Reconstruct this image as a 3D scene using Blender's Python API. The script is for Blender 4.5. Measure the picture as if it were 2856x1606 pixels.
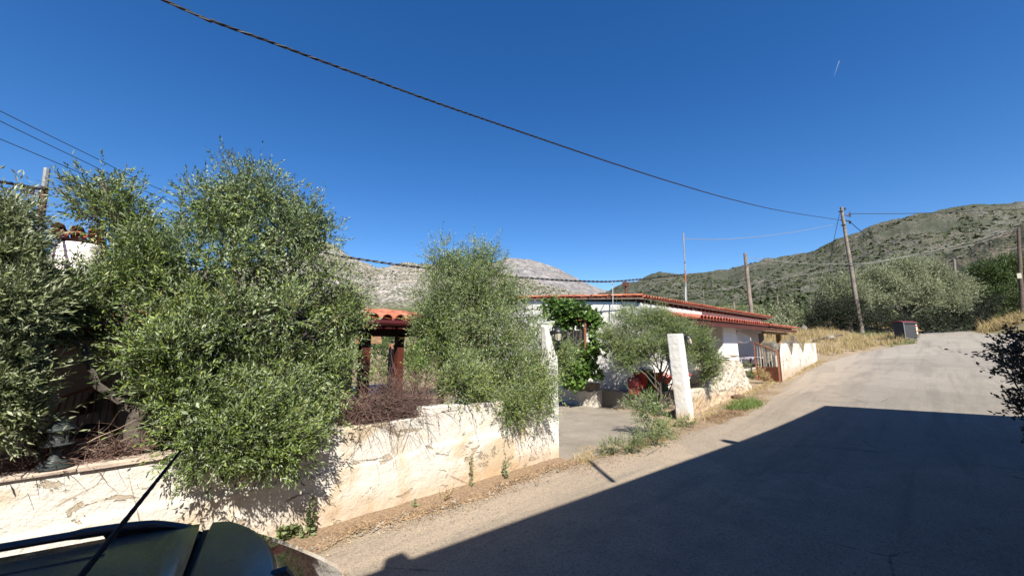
import bpy, bmesh, math, random
import numpy as np
from math import sin, cos, pi, radians, atan2, tan
from mathutils import Vector, Matrix

S = bpy.context.scene
for o in list(bpy.data.objects):
    bpy.data.objects.remove(o)
C = S.collection

# ------------------------------------------------------------ camera, sky, sun
# world frame: x runs along the road (away from the viewer), y across it towards the garden walls, z up
H = 2.2
PITCH = radians(8.2)
FPX = 1085.0
YAW = radians(-42.8)
cam_d = bpy.data.cameras.new('camera')
cam_d.sensor_width = 36.0
cam_d.lens = 36.0 * FPX / 2856.0
cam_d.clip_start = 0.05
cam_d.clip_end = 20000
cam = bpy.data.objects.new('camera', cam_d)
cam.location = (0, 0, H)
cam.rotation_euler = (pi / 2 + PITCH, 0, YAW)
C.objects.link(cam)
S.camera = cam

SUN_AZ = radians(-124)
SUN_EL = radians(47)
world = bpy.data.worlds.new('World')
S.world = world
world.use_nodes = True
wn = world.node_tree
wn.nodes.clear()
wo = wn.nodes.new('ShaderNodeOutputWorld')
wb = wn.nodes.new('ShaderNodeBackground')
sky = wn.nodes.new('ShaderNodeTexSky')
sky.sky_type = 'NISHITA'
sky.sun_disc = False
sky.sun_elevation = SUN_EL
sky.sun_rotation = atan2(cos(SUN_AZ), sin(SUN_AZ))
sky.altitude = 600
sky.air_density = 1.0
sky.dust_density = 0.15
sky.ozone_density = 3.0
hs = wn.nodes.new('ShaderNodeHueSaturation')
hs.inputs['Hue'].default_value = 0.508
hs.inputs['Saturation'].default_value = 1.32
wb.inputs['Strength'].default_value = 0.070
wn.links.new(sky.outputs[0], hs.inputs['Color'])
wn.links.new(hs.outputs[0], wb.inputs['Color'])
wn.links.new(wb.outputs[0], wo.inputs['Surface'])

sd = bpy.data.lights.new('sun', 'SUN')
sd.energy = 5.0
sd.angle = radians(0.53)
sd.color = (1.0, 0.945, 0.85)
so = bpy.data.objects.new('sun', sd)
sdir = Vector((cos(SUN_AZ) * cos(SUN_EL), sin(SUN_AZ) * cos(SUN_EL), sin(SUN_EL)))
so.rotation_euler = sdir.to_track_quat('Z', 'Y').to_euler()
so.location = sdir * 60
C.objects.link(so)

S.view_settings.view_transform = 'Standard'
S.view_settings.look = 'None'
S.view_settings.exposure = 1.2
S.view_settings.gamma = 1
S.view_settings.use_curve_mapping = False
S.render.engine = 'CYCLES'
S.cycles.max_bounces = 6
S.cycles.transparent_max_bounces = 8

# ------------------------------------------------------------ measuring helpers
CF = (sin(-YAW), cos(-YAW))          # forward in plan
CR = (cos(-YAW), -sin(-YAW))         # right in plan

def ray(u, v):
    a = (u - 1428) / FPX
    b = (803 - v) / FPX
    f = cos(PITCH) - b * sin(PITCH)
    z = sin(PITCH) + b * cos(PITCH)
    return Vector((a * CR[0] + f * CF[0], a * CR[1] + f * CF[1], z))

def R(u, v, x=None, y=None, z=None, d=None):
    r = ray(u, v)
    if x is not None: t = x / r.x
    elif y is not None: t = y / r.y
    elif z is not None: t = (z - H) / r.z
    else: t = d / math.hypot(r.x, r.y)
    return Vector((r.x * t, r.y * t, H + r.z * t))

def zat(px, py, v):
    F = px * CF[0] + py * CF[1]
    b = (803 - v) / FPX
    return H + F * (b * cos(PITCH) + sin(PITCH)) / (cos(PITCH) - b * sin(PITCH))

_KX = [-60, 11.3, 13.5, 17.7, 22, 32, 40, 48, 58, 75, 110, 300, 9000]
_KZ = [0, 0, .10, .42, .62, 1.22, 2.25, 2.95, 3.5, 3.9, 4.4, 5.5, 5.5]
def ZX(x):
    w = np.linspace(-1.6, 1.6, 9)
    return float(np.mean(np.interp(x + w, _KX, _KZ)))

def sstep(a, b, x):
    t = min(1, max(0, (x - a) / (b - a)))
    return t * t * (3 - 2 * t)

def ZT(x, y):
    z = ZX(x)
    z += .75 * sstep(3.4, 7.0, y) * sstep(33, 39, x) * (1 - sstep(60, 90, x))
    z += .9 * sstep(-3.0, -5.5, y) * sstep(48.5, 51.5, x) * (1 - sstep(70, 90, x))
    z += .35 * sstep(1.6, 4.0, y) * sstep(44, 50, x) * (1 - sstep(60, 90, x))
    return z

def RT(u, v):
    r = ray(u, v)
    t = 0.5
    while t < 400:
        p = r * t
        if H + p.z < ZT(p.x, p.y):
            lo, hi = t - .25, t
            for _ in range(14):
                m = (lo + hi) / 2
                p = r * m
                if H + p.z < ZT(p.x, p.y): hi = m
                else: lo = m
            p = r * hi
            return Vector((p.x, p.y, H + p.z))
        t += .25
    p = r * 400
    return Vector((p.x, p.y, H + p.z))

# ------------------------------------------------------------ noise in numpy
def _hash(i, j, k, seed):
    n = (i.astype(np.int64) * 374761393 + j.astype(np.int64) * 668265263 + k.astype(np.int64) * 2147483647 + seed * 974711) & 0xffffffff
    n = ((n ^ (n >> 13)) * 1274126177) & 0xffffffff
    n = (n ^ (n >> 16)) & 0xffffffff
    return n / 4294967295.0

def vnoise(P, seed=0):
    P = np.asarray(P, dtype=float)
    I = np.floor(P).astype(np.int64)
    f = P - I
    f = f * f * (3 - 2 * f)
    out = 0
    for dx in (0, 1):
        wx = f[..., 0] if dx else 1 - f[..., 0]
        for dy in (0, 1):
            wy = f[..., 1] if dy else 1 - f[..., 1]
            for dz in (0, 1):
                wz = f[..., 2] if dz else 1 - f[..., 2]
                out = out + wx * wy * wz * _hash(I[..., 0] + dx, I[..., 1] + dy, I[..., 2] + dz, seed)
    return out * 2 - 1

def fbm(P, octs=4, seed=0, gain=.5):
    P = np.asarray(P, dtype=float)
    s = 0; a = 1; n = 0
    for o in range(octs):
        s = s + a * vnoise(P * (2 ** o) + o * 17.3, seed + o)
        n += a
        a *= gain
    return s / n

# ------------------------------------------------------------ material helpers
def hexc(h):
    h = h.lstrip('#')
    c = [int(h[i:i + 2], 16) / 255 for i in (0, 2, 4)]
    return tuple((x / 12.92 if x <= .04045 else ((x + .055) / 1.055) ** 2.4) for x in c)

class NT:
    def __init__(s, name):
        s.m = bpy.data.materials.new(name)
        s.m.use_nodes = True
        s.t = s.m.node_tree
        s.t.nodes.clear()
        s.out = s.t.nodes.new('ShaderNodeOutputMaterial')
        s.p = s.t.nodes.new('ShaderNodeBsdfPrincipled')
        s.t.links.new(s.p.outputs[0], s.out.inputs['Surface'])
        s.tc = s.t.nodes.new('ShaderNodeNewGeometry').outputs['Position']
    def n(s, k, **kw):
        nd = s.t.nodes.new(k)
        for a, b in kw.items(): setattr(nd, a, b)
        return nd
    def l(s, a, b): s.t.links.new(a, b)
    def val(s, sock, v):
        if hasattr(v, 'is_linked') or isinstance(v, bpy.types.NodeSocket): s.l(v, sock)
        else:
            if isinstance(v, tuple) and len(v) == 3 and sock.type == 'RGBA': v = (*v, 1)
            sock.default_value = v
    def noise(s, scale, detail=3, rough=.55, vec=None, dist=0):
        nd = s.n('ShaderNodeTexNoise')
        nd.inputs['Scale'].default_value = scale
        nd.inputs['Detail'].default_value = detail
        nd.inputs['Roughness'].default_value = rough
        nd.inputs['Distortion'].default_value = dist
        s.l(vec or s.tc, nd.inputs['Vector'])
        return nd.outputs['Fac']
    def vor(s, scale, vec=None, feature='F1', out='Distance', rnd=1):
        nd = s.n('ShaderNodeTexVoronoi', feature=feature)
        nd.inputs['Scale'].default_value = scale
        nd.inputs['Randomness'].default_value = rnd
        s.l(vec or s.tc, nd.inputs['Vector'])
        return nd.outputs[out]
    def ramp(s, fac, stops, interp='LINEAR'):
        nd = s.n('ShaderNodeValToRGB')
        nd.color_ramp.interpolation = interp
        el = nd.color_ramp.elements
        while len(el) < len(stops): el.new(.5)
        for e, (p, c) in zip(el, stops):
            e.position = p
            if not isinstance(c, tuple): c = (c, c, c)
            e.color = (*c[:3], 1)
        s.l(fac, nd.inputs[0])
        return nd.outputs[0]
    def mix(s, fac, a, b, mode='MIX'):
        nd = s.n('ShaderNodeMix', data_type='RGBA', blend_type=mode)
        s.val(nd.inputs[0], fac); s.val(nd.inputs[6], a); s.val(nd.inputs[7], b)
        return nd.outputs[2]
    def math(s, op, a, b=0.0, clamp=False):
        nd = s.n('ShaderNodeMath', operation=op, use_clamp=clamp)
        s.val(nd.inputs[0], a); s.val(nd.inputs[1], b)
        return nd.outputs[0]
    def sep(s, vec=None):
        nd = s.n('ShaderNodeSeparateXYZ'); s.l(vec or s.tc, nd.inputs[0]); return nd.outputs
    def mapping(s, scale=(1, 1, 1), rot=(0, 0, 0), vec=None):
        nd = s.n('ShaderNodeMapping')
        nd.inputs['Scale'].default_value = scale
        nd.inputs['Rotation'].default_value = rot
        s.l(vec or s.tc, nd.inputs['Vector'])
        return nd.outputs[0]
    def bump(s, h, dist=.01, strength=1.0):
        nd = s.n('ShaderNodeBump')
        nd.inputs['Distance'].default_value = dist
        nd.inputs['Strength'].default_value = strength
        s.l(h, nd.inputs['Height'])
        s.l(nd.outputs[0], s.p.inputs['Normal'])
        return nd
    def base(s, c, k=.66):
        # scale the base colour down to balance the higher exposure
        s.val(s.p.inputs['Base Color'], s.mix(1.0, c, (k, k, k), 'MULTIPLY')); return s
    def rough(s, r): s.val(s.p.inputs['Roughness'], r); return s
    def set(s, **k):
        for a, b in k.items(): s.val(s.p.inputs[a.replace('_', ' ')], b)
        return s

def simple(name, col, rough=.8, var=.25, scale=8, bump=0, bscale=60, metallic=0, spec=.5):
    m = NT(name)
    f = m.noise(scale, 4)
    d = tuple(max(0, c * (1 - var)) for c in col); u = tuple(min(1, c * (1 + var)) for c in col)
    m.base(m.ramp(f, [(.3, d), (.7, u)])).rough(rough)
    m.set(Metallic=metallic)
    m.p.inputs['Specular IOR Level'].default_value = spec
    if bump: m.bump(m.noise(bscale, 4), bump)
    return m.m

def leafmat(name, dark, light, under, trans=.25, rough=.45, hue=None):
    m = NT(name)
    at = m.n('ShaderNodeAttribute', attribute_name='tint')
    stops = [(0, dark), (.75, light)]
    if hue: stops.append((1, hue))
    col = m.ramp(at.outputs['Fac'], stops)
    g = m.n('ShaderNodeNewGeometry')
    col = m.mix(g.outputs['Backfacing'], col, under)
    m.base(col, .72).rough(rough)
    m.p.inputs['Specular IOR Level'].default_value = .35
    tr = m.n('ShaderNodeBsdfTranslucent')
    tc = m.mix(1.0, m.mix(.5, col, (.25, .38, .06), 'MIX'), (.7, .7, .7), 'MULTIPLY')
    m.l(tc, tr.inputs['Color'])
    mx = m.n('ShaderNodeMixShader')
    mx.inputs[0].default_value = trans
    m.l(m.p.outputs[0], mx.inputs[1]); m.l(tr.outputs[0], mx.inputs[2])
    m.l(mx.outputs[0], m.out.inputs['Surface'])
    return m.m

# ------------------------------------------------------------ object helpers
def org(o):
    p = Vector((0, 0, 0))
    while o is not None:
        p += Vector(o.location); o = o.parent
    return p

def tag(o, label=None, cat=None, group=None, kind=None):
    if label: o['label'] = label
    if cat: o['category'] = cat
    if group: o['group'] = group
    if kind: o['kind'] = kind
    return o

def T(name, label, cat, loc=(0, 0, 0), group=None):
    o = bpy.data.objects.new(name, None)
    o.empty_display_size = .2
    C.objects.link(o)
    o.location = loc
    return tag(o, label, cat, group)

def np_mesh(name, V, F, mat, parent=None, smooth=False, tint=None, world=True):
    V = np.asarray(V, dtype=np.float32).reshape(-1, 3)
    if parent is not None and world:
        V = V - np.array(org(parent), dtype=np.float32)
    me = bpy.data.meshes.new(name)
    F = np.asarray(F, dtype=np.int32)
    nf, k = F.shape
    me.vertices.add(len(V)); me.vertices.foreach_set('co', V.ravel())
    me.loops.add(nf * k); me.loops.foreach_set('vertex_index', F.ravel())
    me.polygons.add(nf)
    me.polygons.foreach_set('loop_start', np.arange(0, nf * k, k, dtype=np.int32))
    me.polygons.foreach_set('use_smooth', np.full(nf, smooth))
    if tint is not None:
        a = me.attributes.new('tint', 'FLOAT', 'POINT')
        a.data.foreach_set('value', np.asarray(tint, dtype=np.float32))
    me.update(); me.validate()
    me.materials.append(mat)
    o = bpy.data.objects.new(name, me)
    C.objects.link(o)
    o.parent = parent
    return o

def frame_of(d):
    d = Vector(d).normalized()
    a = Vector((0, 0, 1)) if abs(d.z) < .9 else Vector((1, 0, 0))
    s = d.cross(a).normalized()
    return d, s, s.cross(d).normalized()

class MB:
    def __init__(s): s.v = []; s.f = []
    def add(s, vs, fs):
        n = len(s.v); s.v += [tuple(v) for v in vs]; s.f += [tuple(i + n for i in f) for f in fs]; return s
    def box(s, a, b, jit=0):
        x0, y0, z0 = a; x1, y1, z1 = b
        vs = [(x0, y0, z0), (x1, y0, z0), (x1, y1, z0), (x0, y1, z0), (x0, y0, z1), (x1, y0, z1), (x1, y1, z1), (x0, y1, z1)]
        if jit: vs = [tuple(c + random.uniform(-jit, jit) for c in v) for v in vs]
        return s.add(vs, [(3, 2, 1, 0), (4, 5, 6, 7), (0, 1, 5, 4), (1, 2, 6, 5), (2, 3, 7, 6), (3, 0, 4, 7)])
    def hexa(s, b4, t4):
        return s.add(list(b4) + list(t4), [(3, 2, 1, 0), (4, 5, 6, 7), (0, 1, 5, 4), (1, 2, 6, 5), (2, 3, 7, 6), (3, 0, 4, 7)])
    def bar(s, p, q, w, h=None, up=None):
        p = Vector(p); q = Vector(q); h = h or w
        d, sd_, u = frame_of(q - p)
        if up is not None:
            sd_ = d.cross(Vector(up)).normalized(); u = sd_.cross(d)
        c = [(-1, -1), (1, -1), (1, 1), (-1, 1)]
        bt = [p + sd_ * (i * w / 2) + u * (j * h / 2) for i, j in c]
        tp = [q + sd_ * (i * w / 2) + u * (j * h / 2) for i, j in c]
        return s.hexa(bt, tp)
    def tube(s, pts, r, n=8, cap=True):
        pts = [Vector(p) for p in pts]; m = len(pts)
        rs = r if isinstance(r, (list, tuple)) else [r] * m
        base = len(s.v); prev = None
        for i, p in enumerate(pts):
            d = (pts[min(i + 1, m - 1)] - pts[max(i - 1, 0)]).normalized()
            if prev is None: _, a, b = frame_of(d)
            else:
                a = (prev - d * prev.dot(d)).normalized(); b = a.cross(d)
            prev = a
            for k in range(n):
                t = 2 * pi * k / n
                s.v.append(tuple(p + a * (cos(t) * rs[i]) + b * (sin(t) * rs[i])))
        for i in range(m - 1):
            for k in range(n):
                q = base + i * n; k2 = (k + 1) % n
                s.f.append((q + k, q + k2, q + n + k2, q + n + k))
        if cap:
            s.f.append(tuple(base + k for k in reversed(range(n))))
            s.f.append(tuple(base + (m - 1) * n + k for k in range(n)))
        return s
    def lathe(s, c, prof, n=20, axis=None, cap=True):
        c = Vector(c)
        if axis is None: d, a, b = Vector((0, 0, 1)), Vector((1, 0, 0)), Vector((0, 1, 0))
        else: d, a, b = frame_of(axis)
        base = len(s.v)
        for r, z in prof:
            for k in range(n):
                t = 2 * pi * k / n
                s.v.append(tuple(c + d * z + a * (r * cos(t)) + b * (r * sin(t))))
        for i in range(len(prof) - 1):
            for k in range(n):
                q = base + i * n; k2 = (k + 1) % n
                s.f.append((q + k, q + k2, q + n + k2, q + n + k))
        if cap:
            s.f.append(tuple(base + k for k in reversed(range(n))))
            s.f.append(tuple(base + (len(prof) - 1) * n + k for k in range(n)))
        return s
    def prism(s, poly, off):
        poly = [Vector(p) for p in poly]; off = Vector(off); n = len(poly)
        return s.add(poly + [p + off for p in poly], [tuple(reversed(range(n))), tuple(range(n, 2 * n))] + [(i, (i + 1) % n, (i + 1) % n + n, i + n) for i in range(n)])
    def build(s, name, mat, parent=None, smooth=False, bevel=0, label=None, kind=None):
        o_ = org(parent) if parent is not None else Vector((0, 0, 0))
        me = bpy.data.meshes.new(name)
        me.from_pydata([tuple(Vector(v) - o_) for v in s.v], [], s.f)
        bm = bmesh.new(); bm.from_mesh(me)
        bmesh.ops.recalc_face_normals(bm, faces=bm.faces)
        bm.to_mesh(me); bm.free()
        me.materials.append(mat)
        if smooth:
            me.polygons.foreach_set('use_smooth', [True] * len(me.polygons))
            try: me.set_sharp_from_angle(angle=radians(40))
            except Exception: pass
        o = bpy.data.objects.new(name, me); C.objects.link(o); o.parent = parent
        if bevel:
            b = o.modifiers.new('bevel', 'BEVEL'); b.width = bevel; b.segments = 2; b.limit_method = 'ANGLE'
        if label: o['label'] = label
        if kind: o['kind'] = kind
        return o

def copy_tree(o, parent=None):
    c = o.copy(); C.objects.link(c); c.parent = parent
    for ch in list(o.children): copy_tree(ch, c)
    return c

# ------------------------------------------------------------ foliage
def leaf_cloud(blobs, per_area, L, W, seed, csize=9, crad=.11, coreb=None, nleaf=10, twig=.22, up=.45, shell=.4, shoots=.06, broad=False, hole=.25, nscale=1.6, droop=0.0, inner=.45, spread=1.0, zmin=-99):
    rng = np.random.default_rng(seed)
    B = np.array(blobs, dtype=float)
    if B.shape[1] == 4: B = np.c_[B[:, :3], B[:, 3], B[:, 3], B[:, 3]]
    P = []; D = []
    for i, b in enumerate(B):
        c, r = b[:3], b[3:6]
        area = 4 * pi * ((r[0] * r[1]) ** 1.6 / 3 + (r[0] * r[2]) ** 1.6 / 3 + (r[1] * r[2]) ** 1.6 / 3) ** (1 / 1.6)
        n = max(6, int(area * per_area / csize))
        d = rng.normal(size=(n, 3)); d /= np.linalg.norm(d, axis=1)[:, None]
        lump = 1 + .20 * fbm(d * 2.2 + i * 7.1 + seed, 3, seed) + .20 * vnoise(d * 5.0 + i * 3.7, seed + 2)
        rad = lump * (1 - shell * rng.random(n) ** 1.4)
        p = c + d * r * rad[:, None]
        keep = np.ones(n, bool)
        for j, b2 in enumerate(B):
            if j == i: continue
            q = np.linalg.norm((p - b2[:3]) / b2[3:6], axis=1)
            keep &= (q > .62) | (rng.random(n) < .06)
        nz = fbm(p * nscale + seed * 1.7, 3, seed + 5)
        keep &= nz > (-.55 + hole)
        keep &= p[:, 2] > zmin
        p = np.repeat(p[keep], csize, 0); d = np.repeat(d[keep], csize, 0)
        of = rng.normal(size=p.shape) * crad
        P.append(p + of); D.append(d * .8 + of / crad * .38)
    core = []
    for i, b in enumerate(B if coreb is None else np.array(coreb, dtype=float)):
        # added inner leaves that close the crown, tinted dark in place of shade
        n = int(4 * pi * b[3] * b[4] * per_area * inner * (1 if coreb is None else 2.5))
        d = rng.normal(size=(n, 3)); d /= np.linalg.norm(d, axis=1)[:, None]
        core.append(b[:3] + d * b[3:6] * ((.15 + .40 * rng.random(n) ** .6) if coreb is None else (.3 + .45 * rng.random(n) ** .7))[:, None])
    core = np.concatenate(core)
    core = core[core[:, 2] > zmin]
    P = np.concatenate(P); D = np.concatenate(D)
    n = len(P)
    td = D + rng.normal(size=(n, 3)) * .38
    td[:, 2] += up - droop * (rng.random(n) < .5)
    td /= np.linalg.norm(td, axis=1)[:, None]
    tl = twig * (.6 + .8 * rng.random(n))
    sh = rng.random(n) < shoots
    tl = np.where(sh, tl * 2.0, tl)
    td[sh, 2] += .35
    td /= np.linalg.norm(td, axis=1)[:, None]
    ref = rng.normal(size=(n, 3))
    a = np.cross(td, ref); a /= np.linalg.norm(a, axis=1)[:, None]
    b = np.cross(td, a)
    tt = np.clip(rng.normal(.43, .2, n) + .45 * fbm(P * nscale * .7 + 31, 3, seed + 2), 0, .97)
    Vs = []; Ts = []
    sag = rng.normal(0, .12, (n, 3))
    for j in range(nleaf):
        f = (j + .6) / nleaf
        pos = P + (td + sag * f) * (tl * f)[:, None]
        ang = j * 2.4 + rng.random(n) * .8
        sd_ = a * np.cos(ang)[:, None] + b * np.sin(ang)[:, None]
        k = spread * (1.15 - .75 * f)
        ld = td + sd_ * k + rng.normal(size=(n, 3)) * .18
        ld /= np.linalg.norm(ld, axis=1)[:, None]
        nr = np.cross(ld, np.cross(td * .5 + np.array([0, 0, .5]) + rng.normal(size=(n, 3)) * .5, ld))
        nr /= (np.linalg.norm(nr, axis=1)[:, None] + 1e-6)
        wd = np.cross(ld, nr)
        ll = L * (.65 + .6 * rng.random(n)); ww = W * (.75 + .5 * rng.random(n)) * .5
        if broad:
            pts = [pos, pos + ld * (ll * .3)[:, None] + wd * (ww * 1.15)[:, None] + nr * (ww * .25)[:, None],
                   pos + ld * (ll * .78)[:, None] + wd * (ww * .8)[:, None],
                   pos + ld * ll[:, None] - nr * (ww * .3)[:, None],
                   pos + ld * (ll * .78)[:, None] - wd * (ww * .8)[:, None],
                   pos + ld * (ll * .3)[:, None] - wd * (ww * 1.15)[:, None] + nr * (ww * .25)[:, None]]
        else:
            pts = [pos, pos + ld * (ll * .45)[:, None] + wd * ww[:, None] + nr * (ww * .3)[:, None],
                   pos + ld * ll[:, None],
                   pos + ld * (ll * .45)[:, None] - wd * ww[:, None] + nr * (ww * .3)[:, None]]
        Vs.append(np.stack(pts, 1))
        Ts.append(np.clip(tt + rng.normal(0, .14, n), 0, 1))
    V = np.concatenate(Vs, 0); Tn = np.concatenate(Ts, 0)
    m, k = V.shape[:2]
    F = np.arange(m * k).reshape(m, k)
    if broad: F = np.concatenate([F[:, [0, 1, 2, 3]], F[:, [0, 3, 4, 5]]], 0)
    else: F = np.concatenate([F[:, [0, 1, 2]], F[:, [0, 2, 3]]], 0)
    if broad: return V.reshape(-1, 3), F, np.repeat(Tn, k)
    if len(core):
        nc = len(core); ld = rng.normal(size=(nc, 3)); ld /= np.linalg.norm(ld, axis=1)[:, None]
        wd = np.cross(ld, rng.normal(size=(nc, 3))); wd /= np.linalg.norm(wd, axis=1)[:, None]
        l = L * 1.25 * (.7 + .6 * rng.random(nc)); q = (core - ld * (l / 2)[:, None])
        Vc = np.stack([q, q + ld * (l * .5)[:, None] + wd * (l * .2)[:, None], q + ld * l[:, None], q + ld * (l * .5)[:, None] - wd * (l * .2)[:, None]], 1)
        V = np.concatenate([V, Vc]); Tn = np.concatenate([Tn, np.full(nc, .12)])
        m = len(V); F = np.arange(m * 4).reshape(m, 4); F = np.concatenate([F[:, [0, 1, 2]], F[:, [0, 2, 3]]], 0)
    # twig stems as slim folded strips
    w = tl * .004 + .0008
    end = P + (td + sag) * tl[:, None]
    base = P - td * (tl * .15)[:, None]
    St = np.stack([base, (base + end) / 2 + a * w[:, None], end, (base + end) / 2 - a * w[:, None]], 1)
    n0 = m * 4
    G = np.arange(n * 4).reshape(n, 4) + n0
    F = np.concatenate([F, G[:, [0, 1, 2]], G[:, [0, 2, 3]]], 0)
    return np.concatenate([V.reshape(-1, 3), St.reshape(-1, 3)]), F, np.concatenate([np.repeat(Tn, 4), np.full(n * 4, .2)])

def limbs(root, top, blobs, r0, seed, wob=.12):
    """one tapered trunk with a limb to every clump"""
    rnd = random.Random(seed); m = MB()
    root = Vector(root); top = Vector(top)
    pts = []; rs = []
    for i in range(7):
        t = i / 6
        p = root.lerp(top, t) + Vector((rnd.uniform(-wob, wob), rnd.uniform(-wob, wob), 0)) * (t * (1.2 - t))
        pts.append(p); rs.append(r0 * (1.25 - .6 * t) if i else r0 * 1.5)
    m.tube(pts, rs, 9)
    for bl in blobs:
        c = Vector(bl[:3]); st = pts[rnd.choice([3, 4, 5, 6])]
        q = []; rr = []
        ln = (c - st).length
        for i in range(6):
            t = i / 5
            q.append(st.lerp(c, t) + Vector([rnd.uniform(-1, 1) * ln * .06 for _ in range(3)]) + Vector((0, 0, .12 * ln * sin(t * pi))))
            rr.append(max(.006, r0 * .45 * (1 - .85 * t)))
        m.tube(q, rr, 6)
        for _ in range(3):
            e = c + Vector([rnd.uniform(-1, 1) * bl[3] * .8 for _ in range(3)])
            m.tube([q[4], (q[4] + e) / 2 + Vector((0, 0, .05 * ln)), e], [rr[4], rr[4] * .6, .003], 4)
    return m

def sub_clumps(blobs, k, fr, seed, zmin=-99):
    """smaller clumps budding from the skin of every main clump"""
    rng = np.random.default_rng(seed); out = []
    for b in blobs:
        c = np.array(b[:3]); r = np.array(b[3:6])
        for i in range(k):
            z = 1 - 2 * (i + .5) / k; a = i * 2.4 + seed + rng.random() * .6
            d = np.array([math.sqrt(1 - z * z) * cos(a), math.sqrt(1 - z * z) * sin(a), z]) + rng.normal(0, .15, 3)
            f = fr * rng.uniform(.65, 1.3)
            p = c + d * r * (1 - f * .75)
            if p[2] > zmin: out.append((*p, *(r * f)))
    return out
# ------------------------------------------------------------ materials
M = {}
def plaster(name, col, k=.66, stain=(.62, .43, .22), amount=.5, peel=True, zb=.0, bumpd=.008, grime=.5):
    m = NT(name)
    x, y, z = m.sep()
    n1 = m.noise(1.1, 5, .6, dist=.6)
    n2 = m.noise(7, 5, .65)
    n3 = m.noise(38, 3, .6)
    base = m.mix(m.ramp(n2, [(.35, 0.0), (.7, 1.0)]), tuple(c * .93 for c in col), col)
    st = m.ramp(n1, [(.50, 0.0), (.62, 1.0)])
    base = m.mix(m.math('MULTIPLY', st, amount), base, stain)
    hb = m.math('SUBTRACT', z, zb)
    edge = m.math('MULTIPLY', m.ramp(m.math('ADD', hb, m.math('MULTIPLY', m.noise(3, 4), -.25)), [(-.05 if False else 0, 1.0), (.28, 0.0)]), grime)
    base = m.mix(edge, base, (.55, .33, .15))
    spk = m.ramp(m.vor(16, feature='F1'), [(.02, 1.0), (.10, 0.0)])
    spk = m.math('MULTIPLY', spk, m.ramp(m.noise(2.3, 3), [(.52, 0.0), (.62, 1.0)]))
    base = m.mix(m.math('MULTIPLY', spk, .7), base, (.22, .18, .13))
    h = m.math('ADD', m.math('MULTIPLY', n3, .5), m.math('MULTIPLY', n2, 1.2))
    if peel:
        mp = m.mapping((1, 1, 1.7))
        pn = m.noise(2.1, 6, .68, vec=mp, dist=.9)
        pk = m.ramp(pn, [(.612, 0.0), (.625, 1.0)])
        base = m.mix(m.math('MULTIPLY', pk, .85), base, m.mix(n2, (.36, .27, .18), (.62, .52, .38)))
        rim = m.math('MULTIPLY', m.ramp(pn, [(.600, 0.0), (.611, 1.0)]), m.ramp(pn, [(.613, 1.0), (.626, 0.0)]))
        base = m.mix(m.math('MULTIPLY', rim, .3), base, (.25, .2, .15))
        h = m.math('SUBTRACT', h, m.math('MULTIPLY', pk, 1.2))
        ck = m.vor(1.25, vec=m.mapping((1, 1, .45)), feature='DISTANCE_TO_EDGE')
        ck = m.math('ADD', ck, m.math('MULTIPLY', m.noise(9, 3), .02))
        cr = m.math('MULTIPLY', m.ramp(ck, [(.012, 1.0), (.017, 0.0)]), m.ramp(m.noise(.9, 2), [(.56, 0.0), (.62, .8)]))
        base = m.mix(cr, base, (.3, .22, .14))
    m.base(base, k).rough(.9)
    m.p.inputs['Specular IOR Level'].default_value = .15
    m.bump(h, bumpd * 2)
    return m.m

M['wall'] = plaster('old_whitewash', (.84, .79, .70), amount=.6)
M['pillar'] = plaster('pillar_whitewash', (.82, .79, .73), k=.78, amount=.25, grime=.6, peel=False)
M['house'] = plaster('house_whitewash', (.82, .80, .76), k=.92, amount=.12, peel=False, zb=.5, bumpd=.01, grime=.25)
M['roughwall'] = plaster('rubble_whitewash', (.74, .66, .54), amount=.45, peel=True, zb=.3, bumpd=.02)
M['zigwall'] = plaster('toothed_whitewash', (.78, .74, .66), amount=.3, peel=True, zb=.8, bumpd=.008)
M['creamwall'] = plaster('porch_plaster', (.52, .44, .38), amount=.2, peel=False, zb=.7, bumpd=.004, grime=.1)

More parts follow.
